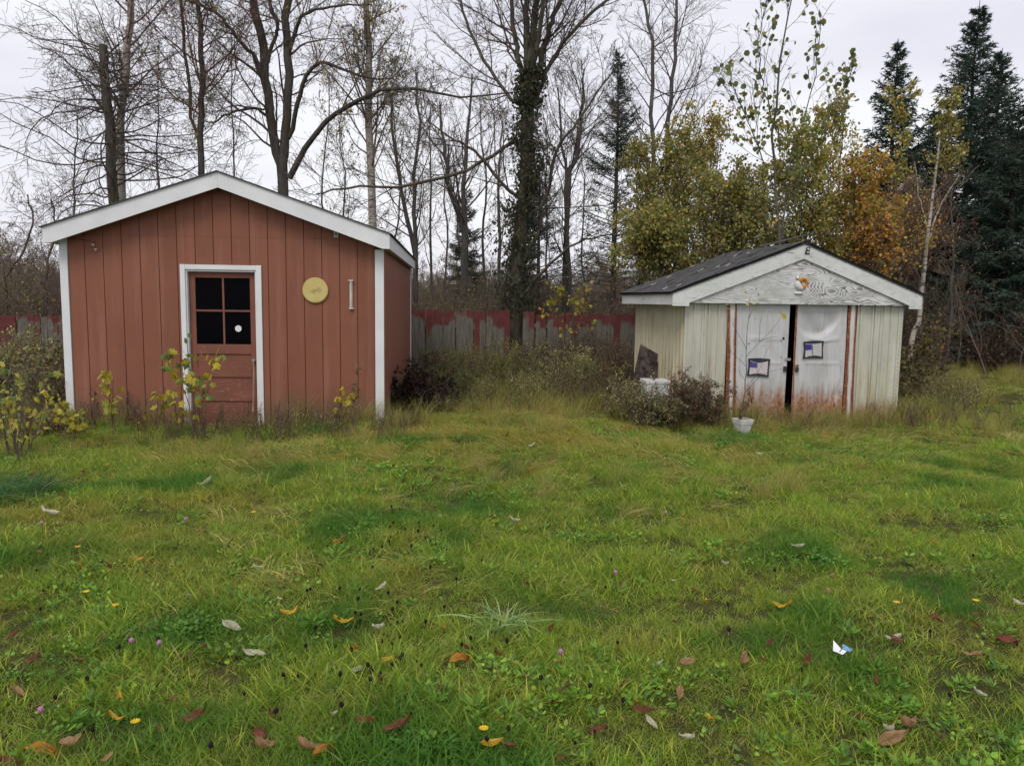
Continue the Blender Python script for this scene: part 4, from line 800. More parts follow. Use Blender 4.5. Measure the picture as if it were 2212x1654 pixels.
P, R = stack(fans+[la, lb, lc, ld, le]); tw, lf = crown(rng, P, R, [dict(per=11, t0=0.12, absl=2.1, ang=42, K=8, wob=0.12, up=0.07, rs=0.5, rmin=0.007), dict(per=10, ln=0.5, ang=42, K=6, wob=0.15, up=0.03, rmin=0.0055), dict(per=5, ln=0.5, ang=40, K=4, wob=0.18, rmin=0.0042)], (1, 0.05, DARKL+OLIVE, dict(shape='lance', keep=0.14, hang=1.0)))
Pt, Rt = stack([ta]); sh = grow(rng, Pt, Rt, 210, 0.16, 1.0, absl=0.85, ang=42, K=6, wob=0.22, up=0.10, rs=0.12, rmin=0.005); sh2 = grow(rng, *sh, 6, 0.1, 1, ln=0.5, ang=50, K=4, wob=0.2, up=0.05, rmin=0.003)
iv = leaves_on(rng, sh2[0], 7, 0.075, [(0.05, 0.065, 0.035), (0.075, 0.085, 0.045), (0.10, 0.09, 0.05)], 'oval', 0.5, spread=0.06)
build_tree('mossy_tree', 'tall tree in the fence gap, its trunk shaggy with dark shoots, crown fanning upward', 'tree', foot(1112, yy), [ta], fans+[la, lb, lc, ld, le], tw+[sh, sh2], lf+[iv], 'bark_mossy', 'twig')
# ---- slimmer bare trees of the middle
def bare(name, label, pts, y, r, seed, per=16, absl=2.0, ang=42, leaf=None, bk='bark_grey', tw_='twig', limbs=(), group=None, lv3=6, t0=0.3, per2=8):
    rng = np.random.RandomState(seed); ts = [stem(p, y, r, rng=rng, jit=0.025) for p in pts]; lm = [stem(p, y, [r[0]*0.5, r[0]*0.35, r[0]*0.15], rng=rng, down=False) for p in limbs]
    P, R = stack(ts+lm); tw, lf = crown(rng, P, R, [dict(per=per, t0=t0, absl=absl, ang=ang, K=8, wob=0.11, up=0.07, rs=0.45, rmin=0.006), dict(per=per2, ln=0.5, ang=42, K=6, wob=0.15, up=0.03, rmin=0.0055), dict(per=lv3, ln=0.45, ang=40, K=4, wob=0.16, rmin=0.0042)], leaf)
    p0 = ts[0][0][0]; return build_tree(name, label, 'tree', (p0[0], p0[1], p0[2]+0.1), ts, lm, tw, lf, bk, tw_, group)
bare('bare_tree', 'straight dark trunk between the mossy tree and the sparse spruce', [[(1222, 720), (1228, 600), (1226, 480), (1222, 380), (1214, 300), (1205, 190)], [(1226, 420), (1248, 330), (1256, 240), (1262, 150)]], 21, [0.10, 0.09, 0.07, 0.05, 0.025], 21, 20, 2.2, 38)
bare('bare_tree', 'tall bare twin stemmed tree spreading against open sky right of the spruce', [[(1412, 600), (1411, 420), (1408, 280), (1408, 130), (1398, 40), (1385, -50)], [(1428, 580), (1440, 380), (1442, 240), (1458, 130), (1462, 20), (1470, -60)]], 23, [0.095, 0.088, 0.078, 0.062, 0.04], 22, 22, 2.7, 50, per2=9)
bare('bare_tree', 'grey forked tree rising close beside the right eave of the red shed', [[(893, 640), (899, 500), (893, 380), (905, 260), (898, 150)], [(897, 560), (870, 430), (850, 300), (842, 200)]], 22, [0.10, 0.085, 0.06, 0.03], 23, 18, 2.0)
bare('bare_tree', 'slim pale grey tree left of the mossy tree, with thick lower stem', [[(1003, 640), (1004, 500), (1000, 400), (1012, 280), (1020, 160)], [(1003, 520), (980, 430), (960, 330), (950, 220)]], 24, [0.15, 0.12, 0.08, 0.03], 24, 18, 2.2)
for k, (us, y, r_, top, lab) in enumerate(((930, 26, .07, 230, 'thin straight bare tree behind the red shed corner, second from the eave'), (962, 28, .06, 300, 'thin bare tree between the forked tree and the slim grey tree'), (1048, 25, .07, 210, 'thin bare tree directly left of the mossy trunk'), (1078, 27, .10, 260, 'bare tree half hidden by the mossy trunk, on its left side'), (1180, 27, .06, 250, 'thin bare tree directly right of the mossy trunk'), (1262, 26, .05, 300, 'thin bare tree just left of the sparse spruce'), (1378, 27, .06, 260, 'thin bare tree between spruce and twin stemmed tree'), (1480, 25, .05, 330, 'thin bare tree at the left edge of the yellow aspens'), (505, 23, .06, 60, 'thin bare tree between the cherry and the big double trunked tree'), (700, 24, .06, 160, 'thin bare tree between the double trunked tree and the white birch'), (742, 22, .05, 260, 'thin twiggy tree just left of the white birch'), (340, 22, .06, 120, 'thin bare tree between the two birches on the left and the cherry'), (160, 23, .06, 250, 'low thin bare tree above the left roof edge'), (860, 24, .05, 200, 'thin bare tree just right of the white birch'))):
    d = 12*math.sin(k*2.3); bare('bare_tree', lab, [[(us, 650), (us+d*0.4, 520), (us-d*0.3, 400), (us+d*0.6, (400+top)/2), (us+d, top)]], y, [r_, r_*0.8, r_*0.5, r_*0.25], 40+k, 14, 1.6, 38, ((1, 0.06, GY+OLIVE, dict(shape='oval', keep=0.35, hang=0.8)) if us in (700, 742, 860) else (1, 0.055, BROWNL+DARKL, dict(shape='lance', keep=0.18))), tw_='twig_brown' if k % 2 else 'twig', lv3=5, per2=8)
# low spreading grey trees seen left of the red shed
bare('bare_tree', 'low spreading grey tree at the far left, reaching over the fence', [[(20, 680), (12, 600), (40, 560), (70, 480), (60, 420)], [(98, 690), (100, 640), (104, 560), (120, 490), (110, 430)]], 20.5, [0.05, 0.045, 0.035, 0.02], 61, 20, 1.5, 60, bk='bark_brown', tw_='twig_brown')

# ---- spruces
def spruce_mesh(seed, h, rb, nb, cs=0.04, droop=0.35, bare_to=0.0, dens=1.0, pal=((0.032, 0.058, 0.042), (0.045, 0.075, 0.052), (0.060, 0.092, 0.062)), sp=0.165, spw=1.35, trunk=0.16, tip=1.0):
    rng = np.random.RandomState(seed); z = cs*h+(1-cs)*h*(np.arange(nb)+rng.rand(nb))/nb*0.985; q = 1-(z-cs*h)/(h*(1-cs)); Lb = rb*(q**0.88)*(0.62+0.62*rng.rand(nb))*(1+0.14*np.sin(z*7.5))+0.08
    az = rng.rand(nb)*2*PI; K = 7; s = np.linspace(0, 1, K)[None, :]; dirx, diry = np.cos(az)[:, None], np.sin(az)[:, None]; upk = (0.65*(1-q)+0.08)[:, None]; dr = (droop*(0.4+q))[:, None]
    P = np.stack([dirx*Lb[:, None]*s, diry*Lb[:, None]*s, z[:, None]+Lb[:, None]*(upk*s-dr*s*s+0.22*s**3)], -1); R = 0.004+0.018*(Lb[:, None]/rb)*(1-s)
    per = 24; Ltw = Lb.repeat(per); t = np.tile((np.arange(per)+0.5)/per, nb)*0.92+0.08; f = t*(K-1); i = np.minimum(f.astype(int), K-2); w = (f-i)[:, None]; pi = np.repeat(np.arange(nb), per)
    keep = rng.rand(nb*per) < np.clip(Lb/ (rb*0.55)*dens, 0.4*dens, 1.0*dens)[pi]
    if bare_to: keep &= (t > 0.55) | (z[pi] > bare_to*h); keep &= (rng.rand(nb*per) < 0.55) | (z[pi] > bare_to*h)
    pos = P[pi, i]*(1-w)+P[pi, i+1]*w; tg = unit(P[pi, i+1]-P[pi, i]); side = np.where(np.tile(np.arange(per), nb) % 2, 1, -1)[:, None]*np.stack([-tg[:, 1], tg[:, 0], 0*tg[:, 0]], -1)
    D = unit(tg*0.75+side*0.75+rng.randn(nb*per, 3)*0.15+np.array([0, 0, -0.12])); Lt = (0.34*Ltw*(1-0.75*t)+0.07)*(0.7+0.6*rng.rand(nb*per))
    pos, D, Lt = pos[keep], D[keep], Lt[keep]; K2 = 4; s2 = np.linspace(0, 1, K2)
    P2 = pos[:, None]+D[:, None]*Lt[:, None, None]*s2[None, :, None]; P2[:, :, 2] -= (Lt[:, None]*0.25*s2**2)
    R2 = np.full(P2.shape[:2], 0.003)
    allP = np.concatenate([P2, P[:, np.linspace(0, K-1, K2).astype(int)]]); LL = np.concatenate([Lt, Lb]); n = 7; M_ = len(allP)*n; pi = np.repeat(np.arange(len(allP)), n)
    t = (np.tile(np.arange(n), len(allP))+rng.rand(M_))/n; f = t*(K2-1); i = np.minimum(f.astype(int), K2-2); w = (f-i)[:, None]; C = allP[pi, i]*(1-w)+allP[pi, i+1]*w; tg = unit(allP[pi, i+1]-allP[pi, i])
    if bare_to:
        kk = ~((C[:, 2] < bare_to*h) & (np.hypot(C[:, 0], C[:, 1]) < 0.5*rb*np.clip(1.2-C[:, 2]/h, .2, 1))); C, tg, LL = C[kk], tg[kk], LL; M_ = len(C)
    A = unit(tg+rng.randn(M_, 3)*0.55); Vn, Fn, q_ = leaf_geo(C, A, rng.randn(M_, 3), sp*(0.6+0.8*rng.rand(M_))*np.clip(0.6+0.8*(1-C[:, 2]/h), 0.6, 1.0), 'spike'); 
    tn = np.repeat(tints(rng, M_, pal, 0.22), q_, 0)
    kz = np.linspace(-0.2, h*1.012, 12); Pt = np.stack([0.02*rng.randn(12), 0.02*rng.randn(12), kz], -1)[None]; Rt = (trunk*np.maximum(1-kz/h*0.97, 0)+0.006)[None]
    me_t = make_mesh('trunk', *(lambda vf: (vf[0], [vf[1]]))(tubes(Pt, Rt, 10)), 'bark_dark', smooth=True)
    me_b = make_mesh('branches', *(lambda vf: (vf[0], [vf[1]]))(joinVF([tubes(P, R, 4), tubes(P2, R2, 3)])), 'twig')
    me_n = make_mesh('foliage', Vn, [Fn], 'needle', tint=tn)
    return me_t, me_b, me_n
def put_spruce(ms, label, loc, s=1.0, rot=0.0, sx=1.0, name='spruce_tree'):
    o = thing(name, label, 'tree', loc, rot)
    for nm, me in zip(('trunk', 'branches', 'foliage'), ms):
        c = link(nm, me, o)
        if nm != 'trunk': c['kind'] = 'stuff'
    o.scale = (s*sx, s*sx, s); return o
def top_h(u, v, y): p = at(u, v, y); return p.z-float(hgt(p.x, p.y))
sA = spruce_mesh(101, 13.0, 2.9, 420, 0.05, 0.30); sB = spruce_mesh(102, 10.0, 2.6, 320, 0.05, 0.30)
y_ = 24.0; put_spruce(sA, 'tallest dark spruce at the right, pointed top near the upper edge', foot(2064, y_), top_h(2064, 8, y_)/13.0, 0.3, 1.12)
y_ = 22.5; put_spruce(sB, 'dark spruce overlapping the tallest one on its right, slightly shorter', foot(2118, y_), top_h(2116, 108, y_)/10.0, 1.9, 0.98)
y_ = 21.0; put_spruce(sB, 'broad dark spruce at the right edge of the group, branches reaching furthest out', foot(2168, y_), top_h(2166, 235, y_)/10.0, 4.0, 1.22)
y_ = 24.5; put_spruce(sB, 'short dark spruce spire just left of the tallest spruce', foot(1990, y_), top_h(1988, 238, y_)/10.0, 5.2, 0.75)
sC = spruce_mesh(103, 10.0, 1.95, 230, 0.12, 0.28, dens=1.0)
y_ = 26.0; put_spruce(sC, 'narrow spire topped fir rising above the yellow aspens', foot(1900, y_), top_h(1899, 92, y_)/10.0, 0.9, 1.0, 'fir_tree')
sD = spruce_mesh(104, 10.0, 2.1, 260, 0.10, 0.25, bare_to=0.60, dens=1.1, sp=0.12)
y_ = 23.0; put_spruce(sD, 'sparse spruce with dense twin top and thin drooping lower branches, in the middle', foot(1322, y_), top_h(1308, 108, y_)/10.0, 2.2, 0.80)
sE = spruce_mesh(105, 4.0, 0.55, 90, 0.3, 0.3, dens=0.9, sp=0.07, trunk=0.08)
for (u, v, y_, l_) in ((1131, 590, 24, 'small young spruce peeping out right of the mossy trunk'), (1005, 560, 30, 'small distant spruce left of the mossy tree'), (1385, 640, 22, 'small dark young spruce beside the left eave of the metal shed')):
    put_spruce(sE, l_, foot(u, y_), max(0.6, top_h(u, v-150 if u < 1200 else v-80, y_)/4.0), u % 5)
y_ = 20.5; put_spruce(sD, 'thin half bare spruce close behind the mossy trunk on its right', foot(1160, y_), top_h(1150, 330, y_)/10.0, 0.4, 0.9)

# ---- yellow aspens and maples behind the metal shed
def broad(name, label, u, y, vtop, seed, pal, r=0.06, per=22, absl=1.5, ang=44, leafn=4, size=0.06, keep=0.9, bk='bark_grey', lean=0, t0=0.25, shape='round', tw_='twig', stems=1, lv=(8, 5), hang=0.5, up=0.12):
    rng = np.random.RandomState(seed); ts = []
    for k in range(stems):
        du = lean+(k-(stems-1)/2)*46; ts.append(stem([(u+k*6, 640), (u+du*0.25, 560), (u+du*0.5, (560+vtop)/2), (u+du, vtop)], y, [r, r*0.7, r*0.4, r*0.12], rng=rng, jit=0.03))
    P, R = stack(ts); tw, lf = crown(rng, P, R, [dict(per=per, t0=t0, absl=absl, ang=ang, K=7, wob=0.10, up=up, rs=0.5, rmin=0.005, lt=0.6), dict(per=lv[0], ln=0.5, ang=45, K=5, wob=0.15, up=0.05, rmin=0.0035), dict(per=lv[1], ln=0.5, ang=42, K=4, wob=0.16, rmin=0.0042)], (leafn, size, pal, dict(shape=shape, keep=keep, hang=hang, spread=0.05)))
    p0 = ts[0][0][0]; return build_tree(name, label, 'tree', (p0[0], p0[1], p0[2]+0.1), ts, [], tw, lf, bk, tw_)
YG = [(0.448, 0.389, 0.083), (0.359, 0.344, 0.083), (0.598, 0.448, 0.090), (0.269, 0.284, 0.075), (0.508, 0.329, 0.075)]
broad('aspen_tree', 'bushy olive yellow aspen at the left end of the thicket behind the metal shed', 1440, 16.5, 330, 201, OLIVE+[(0.22, 0.16, 0.03)], per=26, absl=1.6, size=0.05, stems=3, leafn=5, keep=0.7)
broad('aspen_tree', 'golden brown leaved aspen left of the tall one, behind the shingled roof', 1530, 17.5, 275, 202, YG+[(0.20, 0.12, 0.03)], per=26, absl=1.5, size=0.05, stems=2, leafn=5, keep=0.65)
broad('aspen_tree', 'low dense olive leaved bush tree just above the shingled roof slope', 1590, 15.2, 420, 203, OLIVE, per=30, absl=1.5, size=0.05, stems=2, keep=0.75, leafn=5)
broad('aspen_tree', 'yellow green aspen directly behind the peak of the metal shed', 1730, 15.8, 330, 204, YG+OLIVE, per=28, absl=1.6, size=0.052, stems=2, leafn=5, keep=0.68)
broad('aspen_tree', 'slim yellow leaved aspen right of the tall one, thin stems standing above its foliage', 1800, 17.0, 245, 205, YG+GY[:2], per=24, absl=1.3, size=0.055, stems=2, keep=0.6)
broad('maple_sapling', 'orange leaved young maple behind the right slope of the metal shed', 1862, 15.8, 375, 206, ORANGE+YG, per=26, absl=1.35, size=0.055, stems=2, shape='maple', keep=0.75)
broad('maple_sapling', 'rusty orange shrub low behind the right eave of the metal shed', 1895, 14.9, 520, 207, ORANGE+BROWNL, per=20, absl=0.7, size=0.055, stems=1, shape='maple')
broad('aspen_tree', 'sparse olive leaved tree in front of the narrow fir', 1935, 19.5, 205, 208, OLIVE+YG, per=24, absl=1.2, size=0.06, keep=0.55)
broad('bramble_bush', 'brown leafless thicket tree between the orange maple and the spruces', 1985, 18.5, 430, 209, BROWNL, per=28, absl=1.6, size=0.05, keep=0.30, stems=2, shape='oval', tw_='twig_red')
broad('aspen_tree', 'dull yellow crowned sapling against the dark spruces', 2055, 19.0, 215, 210, OLIVE+[(0.20, 0.16, 0.04)], per=16, absl=0.8, size=0.055, keep=0.75, t0=0.72)
broad('aspen_tree', 'thin sapling with reddish twigs rising at the left rim of the aspens', 1405, 18.5, 380, 211, BROWNL+OLIVE, per=20, absl=1.2, size=0.05, keep=0.4, tw_='twig_red')
broad('aspen_tree', 'low olive bush tree bulging left over the eave of the metal shed', 1425, 15.4, 505, 214, OLIVE, per=26, absl=1.25, size=0.05, stems=2, keep=0.9, leafn=5)
broad('bramble_bush', 'tangle of reddish brown twigs with a few yellow leaves right of the orange maple', 1945, 16.8, 480, 215, BROWNL+YG, per=26, absl=1.3, size=0.045, keep=0.35, stems=2, shape='oval', tw_='twig_red')
# the tall aspen: its top leaves are parts, one by one
rng = np.random.RandomState(212); y_ = 14.6
ts = [stem([(1690, 640), (1680, 470), (1672, 330), (1678, 200), (1690, 90), (1712, 0), (1725, -60)], y_, [.045, .036, .027, .018, .010], rng=rng, jit=0.02), stem([(1692, 480), (1712, 360), (1740, 240), (1765, 130), (1770, 20)], y_, [.024, .018, .012, .007], rng=rng, jit=0.02), stem([(1680, 430), (1640, 320), (1600, 230), (1572, 150)], y_, [.020, .015, .010, .006], rng=rng, jit=0.02, down=False), stem([(1700, 420), (1760, 330), (1805, 230), (1840, 160)], y_, [.020, .014, .009, .006], rng=rng, jit=0.02, down=False), stem([(1682, 300), (1650, 200), (1640, 110), (1655, 0)], y_, [.02, .016, .011, .006], rng=rng, jit=0.02, down=False)]
P, R = stack(ts); t1_ = grow(rng, P, R, 22, 0.22, 1.0, absl=0.9, ang=38, K=6, wob=0.10, up=0.12, rs=0.5, rmin=0.0055); t2_ = grow(rng, *t1_, 5, 0.2, 1, ln=0.45, ang=42, K=4, wob=0.15, rmin=0.0035)
b0_ = foot(1690, y_); lowm = t2_[0][:, 0, 2] < at(1700, 255, y_).z
lf = leaves_on(rng, t2_[0][lowm], 6, 0.08, [(0.26, 0.27, 0.06), (0.20, 0.23, 0.06), (0.16, 0.19, 0.06), (0.34, 0.28, 0.06)], 'round', 0.6, spread=0.05)
asp = build_tree('tall_aspen', 'tallest aspen behind the metal shed, large round leaves on thin stems against the sky', 'tree', b0_, ts[:2], ts[2:], [t1_, t2_], [lf], 'bark_grey', 'twig')
def leaf_mesh(shape, tint, sub=0): 
    tv, tf = LEAFS[shape]; return make_mesh('leaf', tv, [list(f) for f in tf], 'leaf', tint=np.tile(np.array(tint), (len(tv), 1)))
def put_leaves(rng, parent, base, pts, meshes, size, hang=0.9, name='leaf'):
    for p in pts:
        A = Vector(rng.randn(3)+np.array([0, 0, -hang*1.6])).normalized(); B = Vector(rng.randn(3)); B = (B-B.dot(A)*A).normalized(); Nn = A.cross(B)
        o = bpy.data.objects.new(name, meshes[rng.randint(len(meshes))]); COL.objects.link(o); o.parent = parent; s = size*rng.uniform(0.65, 1.25)
        mm = Matrix((A, B, Nn)).transposed().to_4x4(); mm = mm @ Matrix.Scale(s, 4); mm.translation = Vector(p)-Vector(base); o.matrix_local = mm
hi = t2_[0][~lowm]; sel = hi[:, 1:, :].reshape(-1, 3); sel = sel[rng.permutation(len(sel))[:290]]
put_leaves(rng, asp, b0_, sel, [leaf_mesh('round', c) for c in ((0.20, 0.24, 0.07), (0.15, 0.19, 0.07), (0.27, 0.26, 0.07), (0.12, 0.15, 0.06))], 0.105)
# thin white birch at the right
rng = np.random.RandomState(213); y_ = 15.8
ta = stem([(1968, 735), (1985, 690), (1993, 610), (2000, 540), (2012, 450), (2022, 360), (2030, 300)], y_, [.075, .065, .055, .045, .03, .015], rng=rng, jit=0.01); tb = stem([(1996, 580), (2003, 500), (1985, 420), (1975, 350)], y_, [.025, .02, .012, .006], rng=rng, jit=0.01, down=False); tc_ = stem([(2005, 520), (2035, 440), (2070, 380)], y_, [.025, .018, .008], rng=rng, jit=0.01, down=False)
P, R = stack([ta, tb, tc_]); tw, lf = crown(rng, P, R, [dict(per=7, t0=0.35, absl=0.8, ang=35, K=6, wob=0.09, up=0.10, rs=0.5, rmin=0.0055), dict(per=5, ln=0.5, ang=40, K=4, wob=0.12, rmin=0.003)], (1, 0.05, OLIVE+GY, dict(shape='oval', keep=0.4)))
build_tree('slender_birch', 'thin crooked white birch leaning right beside the right eave of the metal shed', 'tree', foot(1968, y_), [ta], [tb, tc_], tw, lf, 'bark_birch', 'twig_brown')
# ================================================================== low growth in masses
def scatter(name, pts, rots, scls, idx, variants, extra):
    me = bpy.data.meshes.new(name); me.vertices.add(len(pts)); me.vertices.foreach_set('co', np.asarray(pts, np.float32).ravel())
    for k, v in dict(scl=scls, **extra).items(): me.attributes.new(k, 'FLOAT', 'POINT').data.foreach_set('value', np.asarray(v, np.float32))
    me.attributes.new('idx', 'INT', 'POINT').data.foreach_set('value', np.asarray(idx, np.int32)); me.attributes.new('rot', 'FLOAT_VECTOR', 'POINT').data.foreach_set('vector', np.asarray(rots, np.float32).ravel())
    c = bpy.data.collections.new(name+' sources')
    for k, v in enumerate(variants): c.objects.link(bpy.data.objects.new('%s_source_%02d' % (name, k), v))
    g = bpy.data.node_groups.new(name, 'GeometryNodeTree'); g.interface.new_socket('Geometry', in_out='INPUT', socket_type='NodeSocketGeometry'); g.interface.new_socket('Geometry', in_out='OUTPUT', socket_type='NodeSocketGeometry')
    gi, go_, ip, ci = g.nodes.new('NodeGroupInput'), g.nodes.new('NodeGroupOutput'), g.nodes.new('GeometryNodeInstanceOnPoints'), g.nodes.new('GeometryNodeCollectionInfo')
    ci.inputs['Collection'].default_value = c; ci.inputs['Separate Children'].default_value = True; ci.inputs['Reset Children'].default_value = True; ip.inputs['Pick Instance'].default_value = True
    for nm, ty, sk in (('rot', 'FLOAT_VECTOR', 'Rotation'), ('scl', 'FLOAT', 'Scale'), ('idx', 'INT', 'Instance Index')):
        a = g.nodes.new('GeometryNodeInputNamedAttribute'); a.data_type = ty; a.inputs[0].default_value = nm; g.links.new(next(o for o in a.outputs if o.enabled), ip.inputs[sk])
    g.links.new(gi.outputs[0], ip.inputs['Points']); g.links.new(ci.outputs[0], ip.inputs['Instance']); g.links.new(ip.outputs[0], go_.inputs[0])
    o = link(name, me); md = o.modifiers.new('scatter', 'NODES'); md.node_group = g; o['kind'] = 'stuff'; return o
def vno(x, y, s, seed):
    r = np.random.RandomState(seed); G = r.rand(64, 64); u = x/s+20; v = y/s+20; i = np.floor(u).astype(int); j = np.floor(v).astype(int); fu = u-i; fv = v-j; fu = fu*fu*(3-2*fu); fv = fv*fv*(3-2*fv); i %= 64; j %= 64; i1 = (i+1) % 64; j1 = (j+1) % 64
    return (G[i, j]*(1-fu)+G[i1, j]*fu)*(1-fv)+(G[i, j1]*(1-fu)+G[i1, j1]*fu)*fv
def blades(seed, n, rad, l0, l1, w, lean, curl, pal, flow=0.0, K=4):
    rng = np.random.RandomState(seed); a = rng.rand(n)*2*PI; rr = rad*np.sqrt(rng.rand(n)); C = np.stack([rr*np.cos(a), rr*np.sin(a), np.full(n, -0.01)], -1); az = rng.rand(n)*2*PI
    H = np.stack([np.cos(az), np.sin(az), 0*az], -1)*lean*(0.3+rng.rand(n))[:, None]+np.array([flow, 0, 0]); D = unit(H+np.array([0, 0, 1.0])); Ln = l0+(l1-l0)*rng.rand(n)**1.3
    sd = unit(np.cross(D, rng.randn(n, 3))); ww = w*(0.5+1.3*rng.rand(n)**2); V = []; P = C; cu = unit(H+1e-3)*curl
    for k in range(K):
        q = k/(K-1); wk = ww*(1-q**1.5); V.append(P-sd*wk[:, None]/2)
        if k < K-1: V.append(P+sd*wk[:, None]/2)
        P = P+D*(Ln/(K-1))[:, None]; D = unit(D+cu*(0.5+rng.rand(n))[:, None]-np.array([0, 0, curl*0.55]))
    V = np.stack(V, 1); m_ = V.shape[1]; F4 = []; F3 = []
    for k in range(K-2): F4.append((2*k, 2*k+1, 2*k+3, 2*k+2))
    F3.append((2*(K-2), 2*(K-2)+1, 2*(K-2)+2)); off = (np.arange(n)*m_)[:, None, None]
    F = [(np.array(F4)[None]+off).reshape(-1, 4), (np.array(F3)[None]+off).reshape(-1, 3)]
    return V.reshape(-1, 3), F, np.repeat(tints(rng, n, pal, 0.22), m_, 0)
GR = [(0.305, 0.415, 0.043), (0.232, 0.354, 0.037), (0.439, 0.512, 0.061), (0.146, 0.256, 0.030), (0.537, 0.525, 0.122)]
GD = GR+[(0.50, 0.41, 0.18), (0.38, 0.30, 0.12), (0.26, 0.19, 0.09)]
STR = [(0.529, 0.425, 0.196), (0.414, 0.322, 0.127), (0.322, 0.322, 0.092), (0.253, 0.276, 0.069)]
LONG = [(0.180, 0.300, 0.042), (0.264, 0.360, 0.048), (0.360, 0.384, 0.072), (0.504, 0.432, 0.144)]
def gm(*a, **k): V, F, c = blades(*a, **k); return make_mesh('tuft', V, F, 'grass_blade', tint=c)
tufts = [gm(1, 46, 0.075, 0.04, 0.11, 0.0046, 0.8, 0.22, GR), gm(2, 46, 0.08, 0.03, 0.09, 0.0042, 1.0, 0.28, GD), gm(3, 42, 0.07, 0.04, 0.13, 0.0050, 0.7, 0.3, GR), gm(4, 42, 0.08, 0.03, 0.08, 0.0040, 1.1, 0.25, GD)]
longs = [gm(11, 60, 0.10, 0.12, 0.26, 0.0048, 0.5, 0.42, LONG, flow=0.5, K=6), gm(12, 60, 0.11, 0.12, 0.30, 0.0045, 0.6, 0.45, LONG+STR, flow=0.7, K=6), gm(13, 50, 0.10, 0.10, 0.24, 0.0044, 0.7, 0.35, STR+LONG, flow=0.3, K=6)]
talls = [gm(21, 60, 0.14, 0.30, 0.65, 0.0055, 0.28, 0.16, STR+LONG, K=6), gm(22, 60, 0.14, 0.25, 0.6, 0.0055, 0.35, 0.2, STR, K=6)]
def rosette(seed, n, l, w, shape, pal, lift=0.5, rad=0.02):
    rng = np.random.RandomState(seed); a = rng.rand(n)*2*PI; A = np.stack([np.cos(a), np.sin(a), lift*(0.4+rng.rand(n))], -1); C = np.stack([np.cos(a)*rad*rng.rand(n), np.sin(a)*rad*rng.rand(n), 0.01+0.045*rng.rand(n)], -1)
    V, F, q = leaf_geo(C, A, np.cross(A, [0, 0, 1.0])+0.3*rng.randn(n, 3), l*(0.6+0.6*rng.rand(n)), shape); return make_mesh('tuft', V, [F], 'grass_blade', tint=np.repeat(tints(rng, n, pal, 0.2), q, 0))
GB = [(0.192, 0.360, 0.042), (0.288, 0.480, 0.054), (0.120, 0.240, 0.048)]
weeds_lo = [rosette(31, 14, 0.058, 0, 'lance', GB, 0.55), rosette(32, 34, 0.024, 0, 'round', GB, 0.35, 0.10), rosette(33, 40, 0.020, 0, 'round', GB+[(0.06, 0.12, 0.035)], 0.4, 0.13), rosette(35, 9, 0.055, 0, 'lance', GB+[(0.30, 0.30, 0.06)], 0.6), rosette(36, 20, 0.018, 0, 'oval', GB, 0.8, 0.10), rosette(34, 12, 0.042, 0, 'oval', GB, 0.6)]
rng = np.random.RandomState(7)
# footprints kept clear
def inside(org, yaw, w, l, x, y, m0=0.02):
    dx, dy = x-org.x, y-org.y; a = dx*math.cos(yaw)+dy*math.sin(yaw); b = -dx*math.sin(yaw)+dy*math.cos(yaw); return (a > -m0) & (a < w+m0) & (b > -m0) & (b < l+m0)
def clear(x, y, m0=0.03): return ~(inside(RO, RYAW, RW, RL, x, y, m0) | inside(MO, MYAW, MW, ML, x, y, m0))
def field(n, x0, x1, y0, y1, wedge=0.70):
    x = rng.uniform(x0, x1, n); y = rng.uniform(y0, y1, n); k = (np.abs(x) < wedge*y+2.6) & clear(x, y); return x[k], y[k]
LP = []                                                   # spots of fallen leaves, to thin the grass on top of them
def leaf_spots(): return LP
def tuftset(name, x, y, variants, base, sc0, sc1, dryf, deepf, tilt=0.15, up=0.0, rotz=None):
    n = len(x); z = hgt(x, y)+up; rz_ = rng.rand(n)*2*PI if rotz is None else rotz; rots = np.stack([rng.randn(n)*tilt, rng.randn(n)*tilt, rz_], -1)
    return scatter(name, np.stack([x, y, z], -1), rots, sc0+(sc1-sc0)*rng.rand(n), rng.randint(0, len(variants), n), variants, dict(dry=np.clip(dryf, 0, 1), deep=np.clip(deepf, 0, 1)))
def dryness(x, y): d = 0.10+1.2*(vno(x, y, 0.32, 5)-0.52)+1.1*(vno(x, y, 0.75, 51)-0.55)+1.1*(vno(x, y, 2.6, 6)-0.5)+0.45*np.exp(-((y-8.6)/1.1)**2)+0.10; return np.clip(d, 0, 0.9)*(1-0.5*(x > 6))
def deepness(x, y): return np.clip(1.3*(vno(x, y, 1.1, 8)-0.60)+2.0*(vno(x, y, 0.4, 18)-0.57)+0.5*np.exp(-((y-6.6)/0.8)**2-((x+3)/2.2)**2), 0, 0.85)
parts_ = [field(22000, -6.5, 6.5, 1.2, 5.2), field(26000, -9.5, 9.5, 5.2, 9.5), field(8800, -12, 12, 9.5, 13), field(6000, 5, 20, 12, 23)]
x = np.concatenate([p[0] for p in parts_]); y = np.concatenate([p[1] for p in parts_])
k = rng.rand(len(x)) < np.clip(0.75+1.0*vno(x, y, 0.28, 41)-0.25, 0.6, 1); x, y = x[k], y[k]; hv = 0.38+0.90*vno(x, y, 0.40, 42)
tuftset('lawn_grass', x, y, tufts, 0, hv*0.8, hv*1.4, dryness(x, y), np.clip(deepness(x, y)+0.25*rng.rand(len(x)), 0, 0.9))
x, y = field(12500, -10, 10.5, 1.5, 11); k = rng.rand(len(x)) < np.clip(2.8*(vno(x, y, 0.6, 9)-0.45), 0.05, 1); x, y = x[k], y[k]
tuftset('clover_and_dandelion', x, y, weeds_lo, 0, 0.7, 1.25, dryness(x, y)*0.3, deepness(x, y)*0.7)
